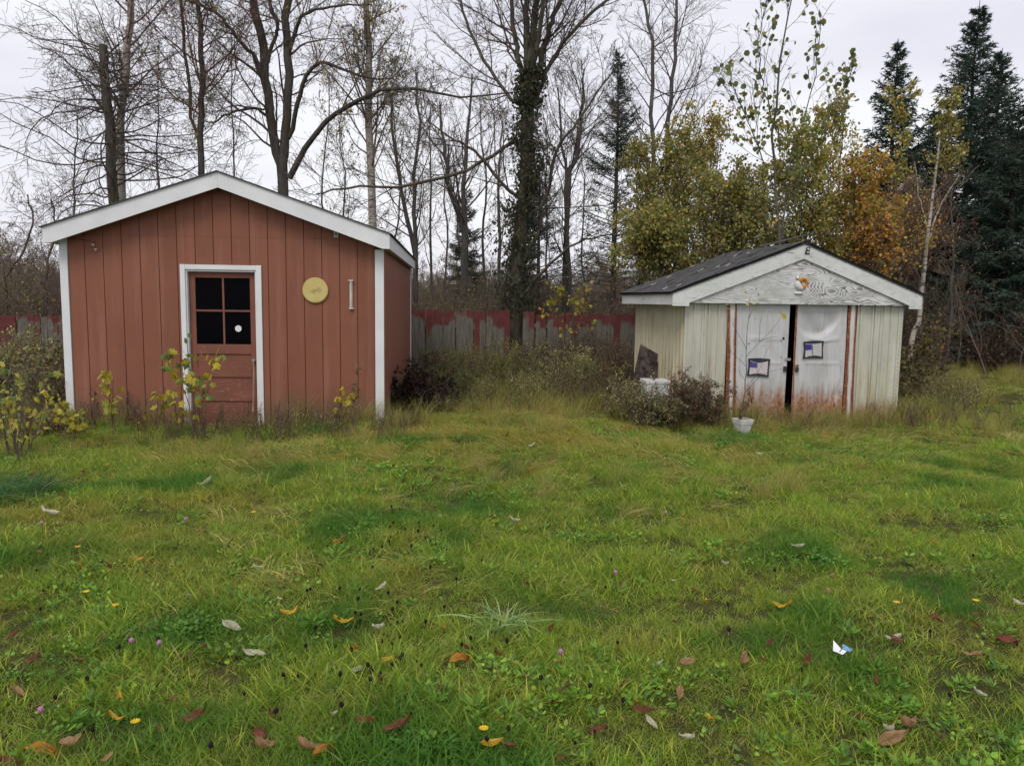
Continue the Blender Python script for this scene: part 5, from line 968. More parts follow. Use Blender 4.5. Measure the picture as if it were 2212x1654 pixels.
# long flopped grass: in front of the sheds, and in sweeps across the left of the lawn
x, y = field(11500, -11, 11, 3.2, 12); pr = 0.9*np.exp(-np.clip(8.6-y, 0, 9)**2/1.6)+0.75*np.clip((vno(x, y, 1.5, 12)-0.44)*3, 0, 1)*(x < 2.5)*(y > 3.4)*(y < 8.8)*np.clip((1.8-x*0.5)/2.0, 0.12, 1); pr = np.where(x > 5.5, pr*0.35, pr); k = rng.rand(len(x)) < pr*0.62; x, y = x[k], y[k]
flow_ = PI*1.1+1.6*(vno(x, y, 2.2, 14)-0.5)*2*PI*0.55
tuftset('long_grass', x, y, longs, 0, 0.65, 1.15, dryness(x, y)*0.9+0.12, deepness(x, y)*0.8, 0.1, rotz=flow_)
# tall dry grass hugging the walls and the right-hand meadow
x, y = field(9000, -10, 17, 8.4, 24, 0.75); 
edge = (inside(MO, MYAW, MW, ML, x, y, 0.34)*0.55)+(inside(RO, RYAW, RW, RL, x, y, 0.22)*0.35)*(y < 11)
mead = np.clip((y-12.2-0.0*x)/1.5, 0, 1)*(x > 5.9)*np.where(x > 8.3, np.clip((y-15.6)/1.5, 0, 1), 1.0); lft = (x < -5.9)*(y > 8.8); mid = (x > -1.9)*(x < 2.4)*(y > 10.4)*(y < 17)
k = rng.rand(len(x)) < np.clip(edge+0.75*mead+0.5*lft+0.55*mid, 0, 1); x, y = x[k], y[k]
tuftset('tall_dry_grass', x, y, talls+longs[1:2], 0, 0.45, 1.0, 0.35+0.4*rng.rand(len(x)), deepness(x, y)*0.3, 0.12)
x = np.concatenate([rng.uniform(-7.5, 3, 2600), rng.uniform(1.8, 6.6, 1500)]); y = np.concatenate([rng.uniform(6.4, 10.3, 2600), rng.uniform(8.9, 11.2, 1500)]); k = clear(x, y, 0.02) & (np.abs(x) < 0.7*y+0.6)
nb_ = inside(MO, MYAW, MW, ML, x, y, 0.65)*0.8+inside(RO, RYAW, RW, RL, x, y, 0.6)*0.8; pr = nb_+0.8*np.clip((vno(x, y, 0.8, 61)-0.5)*3, 0, 1)*(x < 2.6)+0.25*(x > 3.2)*(y > 9.4)
k &= rng.rand(len(x)) < pr*0.6; x, y = x[k], y[k]; sc0 = 0.30+0.42*vno(x, y, 0.6, 62)+0.25*inside(MO, MYAW, MW, ML, x, y, 0.6)+0.10*inside(RO, RYAW, RW, RL, x, y, 0.5)
tuftset('long_grass', x, y, talls+longs, 0, sc0*0.8, sc0*1.25, 0.15+0.4*rng.rand(len(x)), deepness(x, y)*0.6, 0.14)
# weed stalks
def stalk(seed, h, nst, pal, lsize, per, shape='lance', spread=0.10, lean=0.16, twiggy=2, keep=0.85, twm='twig_brown'):
    rng = np.random.RandomState(seed); P0 = np.stack([rng.randn(nst)*spread, rng.randn(nst)*spread, np.zeros(nst)-0.03], -1); D = unit(np.stack([rng.randn(nst)*lean, rng.randn(nst)*lean, np.ones(nst)], -1)); pts = [P0]; Ls = h*(0.65+0.45*rng.rand(nst))
    for k in range(6): D = unit(D+rng.randn(nst, 3)*0.06); pts.append(pts[-1]+D*(Ls/6)[:, None])
    P = np.stack(pts, 1); R = np.linspace(0.0045, 0.002, 7)[None].repeat(nst, 0); t1_ = grow(rng, P, R, 7, 0.3, 1, absl=h*0.28, ang=40, K=4, wob=0.12, up=0.1, rs=0.7, rmin=0.0018)
    V, F = joinVF([tubes(P, R, 3), tubes(*t1_, 3)]); lv, lf_, lc = leaves_on(rng, P, per*3, lsize, pal, shape, 0.35, t0=0.12, spread=0.008, keep=keep); lv2, lf2, lc2 = leaves_on(rng, t1_[0], per, lsize*0.7, pal, shape, 0.3, t0=0.1, spread=0.008, keep=keep)
    n0 = len(V); tcol = {'twig_brown': (0.105, 0.078, 0.055), 'twig': (0.06, 0.048, 0.04), 'twig_red': (0.10, 0.045, 0.035)}[twm]
    A_, B_ = joinVF([(lv, lf_), (lv2, lf2)]); return make_mesh('stalk', np.concatenate([V, A_]), [F, B_+n0], 'weed', tint=np.concatenate([np.tile(tcol, (n0, 1)), lc, lc2]))
W1 = [(0.291, 0.335, 0.095), (0.393, 0.393, 0.131), (0.306, 0.248, 0.116), (0.480, 0.437, 0.175)]; W2 = [(0.160, 0.123, 0.080), (0.217, 0.160, 0.102), (0.123, 0.102, 0.072), (0.290, 0.225, 0.131)]; W3_ = [(0.240, 0.300, 0.072), (0.324, 0.372, 0.090), (0.180, 0.228, 0.066)]
stalks = [stalk(51, 0.8, 6, W1, 0.055, 5), stalk(52, 0.85, 6, W2, 0.05, 5, twm='twig'), stalk(53, 0.75, 7, W1+W2, 0.05, 5), stalk(54, 0.7, 6, W3_, 0.055, 5), stalk(55, 0.8, 7, W2, 0.04, 4, twm='twig_red')]
rng = np.random.RandomState(9)
x, y = field(5200, -12, 15, 10.2, 17.0, 0.78); mid = (x > -1.75)*(x < 2.5)*(y > 11.0+0.35*np.sin(x*2)); lft = (x < -5.85)*(y > 9.6); rgt = (x > 5.85)*(x < 7.3+0.45*(y-12))*(y > 11.2)
k = rng.rand(len(x)) < (0.62*mid+0.45*lft+0.5*rgt); x, y = x[k], y[k]; sc = np.where(x < -0.1, 0.85, 1.0)*np.clip(0.48+(y-11)*0.10, 0.48, 0.92)*(0.75+0.5*rng.rand(len(x))); sc = np.where(x < -5, 0.7+0.35*rng.rand(len(x)), sc); sc = np.where(x > 5, 0.45+0.4*rng.rand(len(x)), sc)
zone = vno(x, y, 1.3, 31); idx = np.where(zone < 0.30, 1, np.where(zone < 0.40, 4, np.where(zone < 0.55, 2, 0))); idx = np.where(rng.rand(len(x)) < np.where(x < 0.6, 0.30, 0.12), 3, idx); n = len(x)
scatter('weed_thicket', np.stack([x, y, hgt(x, y)], -1), np.stack([rng.randn(n)*0.12, rng.randn(n)*0.12, rng.rand(n)*2*PI], -1), sc, idx, stalks, dict(mixer=rng.rand(n)))
x = np.concatenate([rng.uniform(-6.6, -1.2, 120), rng.uniform(2.2, 7.2, 70), rng.uniform(-8, -5.6, 60)]); y = np.concatenate([rng.uniform(8.5, 9.8, 120), rng.uniform(10.0, 11.3, 70), rng.uniform(7.4, 9.6, 60)]); k = clear(x, y, 0.0) & (np.abs(x) < 0.7*y+0.3); x, y = x[k], y[k]; n = len(x)
scatter('dry_stalks', np.stack([x, y, hgt(x, y)], -1), np.stack([rng.randn(n)*0.2, rng.randn(n)*0.2, rng.rand(n)*2*PI], -1), 0.22+0.30*rng.rand(n), rng.choice([1, 2, 4], n), stalks, dict(mixer=rng.rand(n)*0.5))
# ---- brushwood beyond the fence and the far woods
def twiggy(seed, h, nst, sprd, lv, pal, keep, leaf=0.05, col=(0.210, 0.168, 0.133), lean=0.3, r=0.02):
    rng = np.random.RandomState(seed); P0 = np.stack([rng.randn(nst)*sprd, rng.randn(nst)*sprd, np.zeros(nst)-0.05], -1); D = unit(np.stack([rng.randn(nst)*lean, rng.randn(nst)*lean, np.ones(nst)], -1)); pts = [P0]; Ls = h*(0.55+0.5*rng.rand(nst))
    for k in range(8): D = unit(D+rng.randn(nst, 3)*0.09+np.array([0, 0, 0.03])); pts.append(pts[-1]+D*(Ls/8)[:, None])
    P = np.stack(pts, 1); R = np.linspace(r, r*0.2, 9)[None].repeat(nst, 0); cur = (P, R); tw = [cur]
    for a in lv: cur = grow(rng, *cur, **a); tw.append(cur)
    V, F = joinVF([tubes(p, q, 3) for p, q in tw]); lv_, lf_, lc = leaves_on(rng, cur[0], 1, leaf, pal, 'oval', 0.5, keep=keep); n0 = len(V)
    return make_mesh('brush', np.concatenate([V, lv_]), [F, lf_+n0] if lf_.shape[1] == 4 else [F, lf_+n0], 'weed', tint=np.concatenate([np.tile(np.array(col), (n0, 1)), lc]))
brush = [twiggy(71, 2.6, 9, 0.35, [dict(per=9, t0=0.2, ln=0.4, ang=45, K=5, wob=0.14, rmin=0.004), dict(per=6, ln=0.45, ang=42, K=4, wob=0.16, rmin=0.003)], BROWNL+OLIVE, 0.45), twiggy(72, 2.2, 8, 0.4, [dict(per=9, t0=0.2, ln=0.45, ang=50, K=5, wob=0.16, rmin=0.004), dict(per=6, ln=0.45, ang=42, K=4, wob=0.16, rmin=0.003)], OLIVE, 0.5, col=(0.238, 0.196, 0.126)), twiggy(73, 2.9, 7, 0.35, [dict(per=10, t0=0.2, ln=0.4, ang=40, K=5, wob=0.12, rmin=0.004), dict(per=6, ln=0.45, ang=42, K=4, wob=0.16, rmin=0.003)], BROWNL, 0.3, col=(0.210, 0.154, 0.126))]
rng = np.random.RandomState(10); n = 820; y = rng.uniform(18.6, 36, n); x = rng.uniform(-1, 1, n)*(0.72*y+1); k = ~((x > 0.32*y) & (y < 19.5)); x, y = x[k], y[k]; n = len(x); sc = 0.55+0.55*rng.rand(n); sc = np.where((rng.rand(n) < 0.2) & (y > 21), sc*1.25, sc); sc = np.where(x < -0.5*y, sc*1.35, sc); sc = np.where((x > 0.38*y), sc*1.1, sc)
scatter('brushwood', np.stack([x, y, hgt(x, y)], -1), np.stack([rng.randn(n)*0.05, rng.randn(n)*0.05, rng.rand(n)*2*PI], -1), sc, rng.randint(0, 3, n), brush, dict(mixer=rng.rand(n)*0.7))
fart = [twiggy(81, 7.5, 2, 0.2, [dict(per=16, t0=0.25, absl=2.2, ang=42, K=5, wob=0.12, up=0.08, rs=0.5, rmin=0.012), dict(per=9, ln=0.5, ang=42, K=4, wob=0.15, rmin=0.009), dict(per=5, ln=0.5, ang=42, K=3, wob=0.15, rmin=0.007)], BROWNL, 0.15, 0.1, col=(0.266, 0.231, 0.196), lean=0.08, r=0.12), twiggy(82, 6.5, 3, 0.3, [dict(per=14, t0=0.2, absl=1.9, ang=45, K=5, wob=0.14, up=0.06, rs=0.5, rmin=0.012), dict(per=9, ln=0.5, ang=42, K=4, wob=0.15, rmin=0.009), dict(per=5, ln=0.5, ang=42, K=3, wob=0.15, rmin=0.007)], OLIVE+BROWNL, 0.4, 0.11, col=(0.280, 0.245, 0.196), lean=0.12, r=0.10), sB[2]]
n = 950; y = 36+84*rng.rand(n)**1.1; x = rng.uniform(-1, 1, n)*(0.78*y+2); idx = np.where((rng.rand(n) < 0.035) & (y > 55), 2, rng.randint(0, 2, n)); sc = (0.65+0.5*rng.rand(n))*np.where(y > 75, 0.75, 1)*np.where(x < -0.45*y, 1.0, 0.95)*np.where((y < 48) & (rng.rand(n) < 0.10), 1.5, 1)*np.where(y < 60, 0.62, 0.8)
scatter('distant_woods', np.stack([x, y, hgt(x, y)], -1), np.stack([np.zeros(n), np.zeros(n), rng.rand(n)*2*PI], -1), sc, idx, fart, dict(mixer=rng.rand(n)*0.5))

# ================================================================== single plants
YL = [leaf_mesh('maple', c) for c in ((0.58, 0.46, 0.04), (0.48, 0.41, 0.05), (0.62, 0.49, 0.07), (0.34, 0.37, 0.06))]; GL = [leaf_mesh('maple', c) for c in ((0.23, 0.31, 0.07), (0.16, 0.24, 0.07), (0.35, 0.37, 0.07), (0.50, 0.42, 0.05))]
BL = [leaf_mesh('oval', c) for c in ((0.16, 0.09, 0.05), (0.26, 0.17, 0.08), (0.10, 0.06, 0.05))]; PL = [leaf_mesh('oval', c) for c in ((0.42, 0.38, 0.08), (0.32, 0.33, 0.08), (0.53, 0.43, 0.09))]
def sapling(label, u, v, vtop, y, seed, meshes, n, size, stems=2, spread=0.12, absl=0.35, stemm='twig_red', hang=0.7, per=5, zlo=0.3, name='sapling', r=0.006, base=None):
    rng = np.random.RandomState(seed); g_ = base or foot(u, y); h = at(u, vtop, y).z-g_.z; P = []
    for k in range(stems):
        a = rng.rand()*2*PI; tip = np.array([math.cos(a)*spread*h*rng.rand(), 0.6*math.sin(a)*spread*h*rng.rand(), h*(1 if k == 0 else rng.uniform(0.55, 0.95))]); b = rng.randn(3)*0.015; b[2] = -0.03
        P.append(resample([b, b*0.5+tip*0.4+rng.randn(3)*0.02, tip*0.75+rng.randn(3)*0.02, tip], 9))
    P = np.stack(P)+np.array(g_); R = np.linspace(r, r*0.3, 9)[None].repeat(stems, 0); t1_ = grow(rng, P, R, per, zlo, 1, absl=absl*h, ang=40, K=5, wob=0.10, up=0.10, rs=0.7, rmin=0.0016)
    o = thing(name, label, 'plant' if name != 'sapling' else 'sapling', g_)
    for k in range(stems): V, F = tubes(P[k:k+1]-np.array(g_), R[k:k+1], 6); link('stem', make_mesh('stem', V, [F], stemm, smooth=True), o)
    V, F = tubes(t1_[0]-np.array(g_), t1_[1], 4); link('twigs', make_mesh('twigs', V, [F], stemm), o)
    cand = np.concatenate([t1_[0][:, 1:].reshape(-1, 3), P[:, 4:].reshape(-1, 3)]); c = cand[rng.randint(0, len(cand), n)]+rng.randn(n, 3)*0.012
    put_leaves(rng, o, g_, c, meshes, size, hang); return o
yf = 9.35
sapling('tall sapling with green and yellow leaves in front of the red shed door', 415, 950, 745, 8.7, 301, GL+YL[:1], 95, 0.09, stems=4, spread=0.30, absl=0.30, per=6, zlo=0.35)
sapling('slim sapling with bright yellow leaves left of the door of the red shed', 237, 950, 795, 8.8, 302, YL+PL[:1], 44, 0.082, stems=3, spread=0.2, absl=0.25)
sapling('bare reddish forked sapling near the left corner of the red shed', 196, 920, 835, 9.3, 303, YL+BL, 8, 0.07, stems=3, spread=0.5, absl=0.4, hang=0.2)
sapling('low bushy sapling with pale yellow green leaves under the left white corner board', 140, 960, 872, 8.3, 304, PL+GL[2:], 80, 0.072, stems=5, spread=0.5, absl=0.4)
sapling('small yellow leaved sapling half way between the left corner and the door', 333, 930, 835, 9.3, 305, YL+GL[:1], 16, 0.09, stems=2, spread=0.3)
sapling('short yellow leaved seedling left of the tall sapling', 375, 930, 838, 9.2, 306, YL, 18, 0.085, stems=2, spread=0.3)
sapling('small yellow leaved sprig at the right end of the red shed front', 733, 915, 848, 9.45, 307, YL, 18, 0.085, stems=3, spread=0.35)
sapling('feathery olive stalk near the right white corner board of the red shed', 768, 918, 800, 9.5, 308, [leaf_mesh('lance', c) for c in ((0.14, 0.13, 0.04), (0.10, 0.09, 0.04), (0.22, 0.18, 0.05))], 46, 0.065, stems=2, spread=0.15, absl=0.12, name='weed_stalk', stemm='twig_brown')
sapling('tiny yellow green sprout at the foot of the right door trim', 560, 925, 895, 9.5, 309, GL, 12, 0.05, stems=2, spread=0.4)
sapling('dark stemmed shrub with yellow green leaves at the left edge of the picture', 14, 1010, 762, 7.7, 310, PL+GL+YL[:1], 66, 0.078, stems=6, spread=0.45, absl=0.32, stemm='twig', r=0.010, name='leafy_shrub')
sapling('thin sapling with yellow leaves a little right of the left edge shrub', 50, 1000, 880, 7.9, 311, PL+YL, 26, 0.07, stems=3, spread=0.4, name='leafy_shrub', stemm='twig')
sapling('brown stalks with dry curled leaves between the low bush and the yellow sapling', 290, 940, 870, 9.0, 312, BL+YL[:1], 18, 0.06, stems=4, spread=0.35, absl=0.2, name='weed_stalk', stemm='twig_red')
# sapling in the pot before the metal door
rngp = np.random.RandomState(320); g_ = ground(1603, 938); yb = 10.0
o = thing('sapling', 'thin bare sapling with a few curled yellow leaves in front of the left metal door', 'sapling', (g_.x+0.0, yb, g_.z))
bb = np.array(o.location)
main = stem([(1596, 925), (1606, 870), (1612, 800), (1612, 740), (1617, 690), (1622, 640)], yb, [0.009, 0.008, 0.006, 0.004, 0.002], rng=rngp, jit=0.003, down=False)
brs = [[(1612, 770), (1640, 740), (1665, 715), (1690, 682)], [(1612, 755), (1603, 735), (1590, 715), (1578, 690), (1573, 660)], [(1611, 790), (1590, 770), (1570, 745), (1563, 700)], [(1640, 738), (1665, 728), (1695, 727)], [(1605, 880), (1585, 850), (1560, 830)], [(1612, 845), (1630, 825), (1655, 805), (1695, 795)], [(1613, 835), (1640, 800), (1655, 760), (1668, 742)], [(1610, 820), (1597, 805), (1598, 775), (1604, 765)], [(1617, 690), (1625, 668), (1640, 655)], [(1640, 738), (1642, 700), (1646, 680)]]
V, F = tubes(main[0][None]-bb, main[1][None], 6); link('stem', make_mesh('stem', V, [F], 'twig', smooth=True), o)
L_ = [stem(p, yb, [0.004, 0.003, 0.0018], K=8, rng=rngp, jit=0.002, down=False) for p in brs]; P, R = stack(L_); V, F = tubes(P-bb, R, 4); link('twigs', make_mesh('twigs', V, [F], 'twig'), o)
for (u, v, ms, s_) in ((1690, 678, YL, .13), (1686, 672, YL, .10), (1574, 658, YL, .11), (1566, 664, BL, .08), (1620, 645, YL, .08), (1626, 655, GL, .09), (1630, 668, YL, .09), (1622, 680, YL[:1], .11), (1632, 690, PL, .07), (1612, 655, YL, .08), (1693, 728, BL, .12), (1686, 732, BL, .08), (1668, 741, PL, .07), (1650, 748, GL, .05), (1616, 740, BL, .07), (1684, 770, BL, .12), (1640, 634, YL, .07), (1612, 630, YL, .07), (1585, 700, BL, .06), (1612, 838, BL, .06), (1654, 852, BL, .05), (1602, 618, PL, .06)):
    put_leaves(rngp, o, bb, [tuple(at(u, v, yb-0.01))], ms, s_*0.62, 0.5)
# reddish shrub before the metal shed, dark bush by the red shed and bright bushes in the gap
def shrub(label, u, y, wpx, vtop, seed, pal, name='shrub', twm='twig_red', lsize=0.045, nst=16, leafn=3, lean=0.35, keep=0.9, h=None, shape='oval', cat='bush', lv=(9, 5)):
    rng = np.random.RandomState(seed); g_ = foot(u, y); h = at(u, vtop, y).z-g_.z; sp_ = wpx/1660*y*0.22
    P0 = np.stack([rng.randn(nst)*sp_, rng.randn(nst)*sp_*0.7, np.zeros(nst)-0.04], -1); D = unit(np.stack([rng.randn(nst)*lean+P0[:, 0]*0.6, rng.randn(nst)*lean, np.ones(nst)], -1)); pts = [P0]; Ls = h*(0.55+0.5*rng.rand(nst))
    for k in range(7): D = unit(D+rng.randn(nst, 3)*0.08); pts.append(pts[-1]+D*(Ls/7)[:, None])
    P = np.stack(pts, 1); R = np.linspace(0.007, 0.002, 8)[None].repeat(nst, 0); a = grow(rng, P, R, lv[0], 0.15, 1, ln=0.35, ang=45, K=5, wob=0.14, up=0.08, rmin=0.002); b_ = grow(rng, *a, lv[1], 0.15, 1, ln=0.45, ang=42, K=4, wob=0.16, rmin=0.0015)
    o = thing(name, label, cat, g_); V, F = joinVF([tubes(P, R, 4), tubes(*a, 3), tubes(*b_, 3)]); link('stems', make_mesh('stems', V, [F], twm), o)['kind'] = 'stuff'
    l1 = leaves_on(rng, b_[0], leafn, lsize, pal, shape, 0.3, t0=0.1, spread=0.012, keep=keep); link('foliage', make_mesh('foliage', l1[0], [l1[1]], 'leaf', tint=l1[2]), o)['kind'] = 'stuff'; return o
RB = [(0.168, 0.096, 0.066), (0.216, 0.120, 0.078), (0.132, 0.132, 0.066), (0.108, 0.078, 0.066), (0.180, 0.180, 0.084)]
shrub('reddish brown goldenrod clump in front of the metal shed, covering the planter tray', 1500, 10.05, 130, 800, 401, RB, lsize=0.045, nst=40, shape='lance', leafn=4)
shrub('darker small clump growing between the white bin and the reddish clump', 1445, 10.0, 70, 815, 402, RB+W1, lsize=0.045, nst=26, shape='lance', twm='twig')
shrub('thin weeds standing right in front of the white bin', 1412, 9.9, 70, 830, 435, RB+W1, lsize=0.045, nst=22, shape='lance', twm='twig')
shrub('olive weeds crowding in front of the split log', 1372, 10.5, 90, 800, 403, W1+W2, lsize=0.045, nst=18, shape='lance', twm='twig_brown')
shrub('dark dried brown bush at the right corner of the red shed', 890, 11.2, 110, 775, 404, [(0.035, 0.022, 0.020), (0.055, 0.032, 0.026), (0.028, 0.020, 0.018)], lsize=0.055, nst=24, twm='twig_red', lean=0.5)
shrub('bright yellow green spirea bush in the middle of the fence gap weeds', 1100, 13.4, 60, 722, 405, [(0.27, 0.27, 0.05), (0.20, 0.22, 0.05), (0.14, 0.15, 0.045)], lsize=0.055, nst=14, shape='lance', twm='twig_brown')
shrub('green goldenrod clump right of the dark dried bush', 962, 12.2, 100, 755, 406, [(0.11, 0.135, 0.035), (0.15, 0.165, 0.045), (0.08, 0.09, 0.03)], lsize=0.05, nst=18, shape='lance', twm='twig_brown')
shrub('greyish olive weeds near the fence, left of the split log', 1260, 13.6, 150, 745, 407, W1, lsize=0.05, nst=22, shape='lance', twm='twig_brown')
shrub('brown rusty weeds against the fence close to the metal shed', 1345, 13.8, 70, 720, 408, [(0.12, 0.07, 0.035), (0.15, 0.085, 0.04), (0.07, 0.05, 0.03)], lsize=0.045, nst=14, shape='lance', twm='twig_red')
shrub('olive brown stalks filling the corner between the leafy left edge shrub and the red shed', 95, 9.9, 110, 745, 431, W1+RB, lsize=0.05, nst=30, shape='lance', twm='twig_brown')
shrub('tall brownish weeds before the fence at the far left', 40, 12.0, 150, 700, 432, W1+BROWNL, lsize=0.06, nst=30, shape='lance', twm='twig_brown')
shrub('low dry tangle of stems on the ground left of the red shed', 80, 8.6, 120, 870, 433, W1+BROWNL, lsize=0.05, nst=26, shape='lance', twm='twig_brown', lean=0.6)
sapling('yellow green leafed shrub at the very left edge, lower than its neighbour', 30, 985, 830, 7.4, 434, PL+YL[:3], 46, 0.065, stems=6, spread=0.5, absl=0.3, stemm='twig', name='leafy_shrub')
shrub('dark leafy shrub just left of the red shed, below the fence top', 105, 10.8, 120, 715, 409, W1+W2+[(0.10, 0.13, 0.04)], lsize=0.06, nst=24, twm='twig')
shrub('yellow leaved brush right behind the metal shed', 1968, 13.2, 60, 690, 410, [(0.20, 0.17, 0.04), (0.12, 0.11, 0.035), (0.09, 0.06, 0.035)], lsize=0.06, nst=14, twm='twig')
shrub('low brambles at the right wall of the metal shed', 1972, 11.6, 60, 800, 411, [(0.10, 0.10, 0.035), (0.12, 0.08, 0.04)], lsize=0.05, nst=14, twm='twig_red')
for k, (u, y_, vt, s_, l_) in enumerate(((2010, 17.5, 690, 110, 'purplish brown brush left of the spruce trunks'), (2090, 20.5, 730, 130, 'dark brown brush under the spruces'), (2185, 19.5, 700, 110, 'rusty brown brush at the right edge under the spruce'))):
    shrub(l_, u, y_, s_, vt, 420+k, [(0.09, 0.055, 0.045), (0.07, 0.05, 0.04), (0.12, 0.09, 0.045)], lsize=0.07, nst=22, twm='twig_red', keep=0.6)
# small yellow maple behind/in front of the fence
rng = np.random.RandomState(412); y_ = 16.6
ta = stem([(1237, 790), (1238, 740), (1240, 690), (1232, 650), (1220, 625)], y_, [0.035, 0.03, 0.02, 0.008], rng=rng, jit=0.01); P, R = stack([ta]); tw, lf = crown(rng, P, R, [dict(per=16, t0=0.55, absl=0.7, ang=75, K=6, wob=0.1, up=0.02, rs=0.5, rmin=0.004), dict(per=6, ln=0.5, ang=45, K=4, wob=0.12, rmin=0.003)], (2, 0.085, [(0.42, 0.36, 0.05), (0.30, 0.30, 0.05), (0.45, 0.28, 0.05)], dict(shape='maple', keep=0.9, hang=0.5)))
build_tree('maple_sapling', 'small maple with bright yellow leaves standing before the fence right of its gap', 'tree', foot(1237, y_), [ta], [], tw, lf, 'bark_brown', 'twig_brown')

# ================================================================== fallen leaves, flowers, litter
def curled_leaf(seed, L_, w, curl, col, col2=None, pointed=1.0, notch=0):
    rng = np.random.RandomState(seed); nu, nv = 9, 4; V = []; T_ = []
    for i in range(nu+1):
        s = i/nu; ww = w*math.sin(PI*min(1, s**0.8))**(0.75*pointed)*(1+(0.16*math.sin(s*34+seed) if notch else 0.09*math.sin(s*23+seed))*(1 if seed % 2 else 0.6))
        for j in range(nv+1):
            q = j/nv*2-1; V.append(((s-0.5)*L_, q*ww, curl*L_*(s-0.5)**2*1.2+0.010*math.sin(s*5+q*3+seed)+abs(q)**1.5*ww*0.45*(1 if curl > 0 else -1)+0.0013*rng.randn()))
            c = np.array(col)*(1+0.12*rng.randn()); c = c if col2 is None else c*(1-s*0.8)+np.array(col2)*s*0.8; T_.append(np.clip(c if j != nv//2 else c*0.75, 0.01, 0.9))
    n = nv+1; F = np.array([(i*n+j, i*n+j+1, (i+1)*n+j+1, (i+1)*n+j) for i in range(nu) for j in range(nv)])
    return make_mesh('fallen_leaf', V, [F], 'leaf', smooth=True, tint=np.array(T_))
LM = {'cream': [curled_leaf(s, 0.105, 0.019, 0.7, (0.60, 0.57, 0.42)) for s in (1, 2)], 'orange': [curled_leaf(s, 0.10, 0.017, -0.8, (0.62, 0.27, 0.03), (0.45, 0.13, 0.03)) for s in (3, 4)], 'yellow': [curled_leaf(s, 0.10, 0.017, 0.8, (0.66, 0.40, 0.04)) for s in (5, 6)], 'brown': [curled_leaf(s, 0.10, 0.018, 0.9, (0.26, 0.115, 0.055), (0.17, 0.06, 0.035)) for s in (7, 8)], 'tan': [curled_leaf(s, 0.11, 0.024, 0.6, (0.42, 0.25, 0.13), notch=1) for s in (9, 10)], 'red': [curled_leaf(s, 0.095, 0.021, -0.6, (0.24, 0.07, 0.035), (0.13, 0.045, 0.03)) for s in (11, 12)]}
rl = random.Random(5)
def fallen(kind, u, v, label, rot=None, s=1.0, group=None, lift=0.052, tilt=0.5):
    p = ground(u, v, lift); o = link('fallen_leaf', LM[kind][rl.randrange(2)], None, (p.x, p.y, p.z+lift), (rl.uniform(-tilt, tilt)+0.28, rl.uniform(-tilt, tilt), rl.uniform(0, 2*PI) if rot is None else rot), (s*0.95, s*rl.uniform(0.7, 1.05), s))
    return tag(o, label, 'leaf', group)
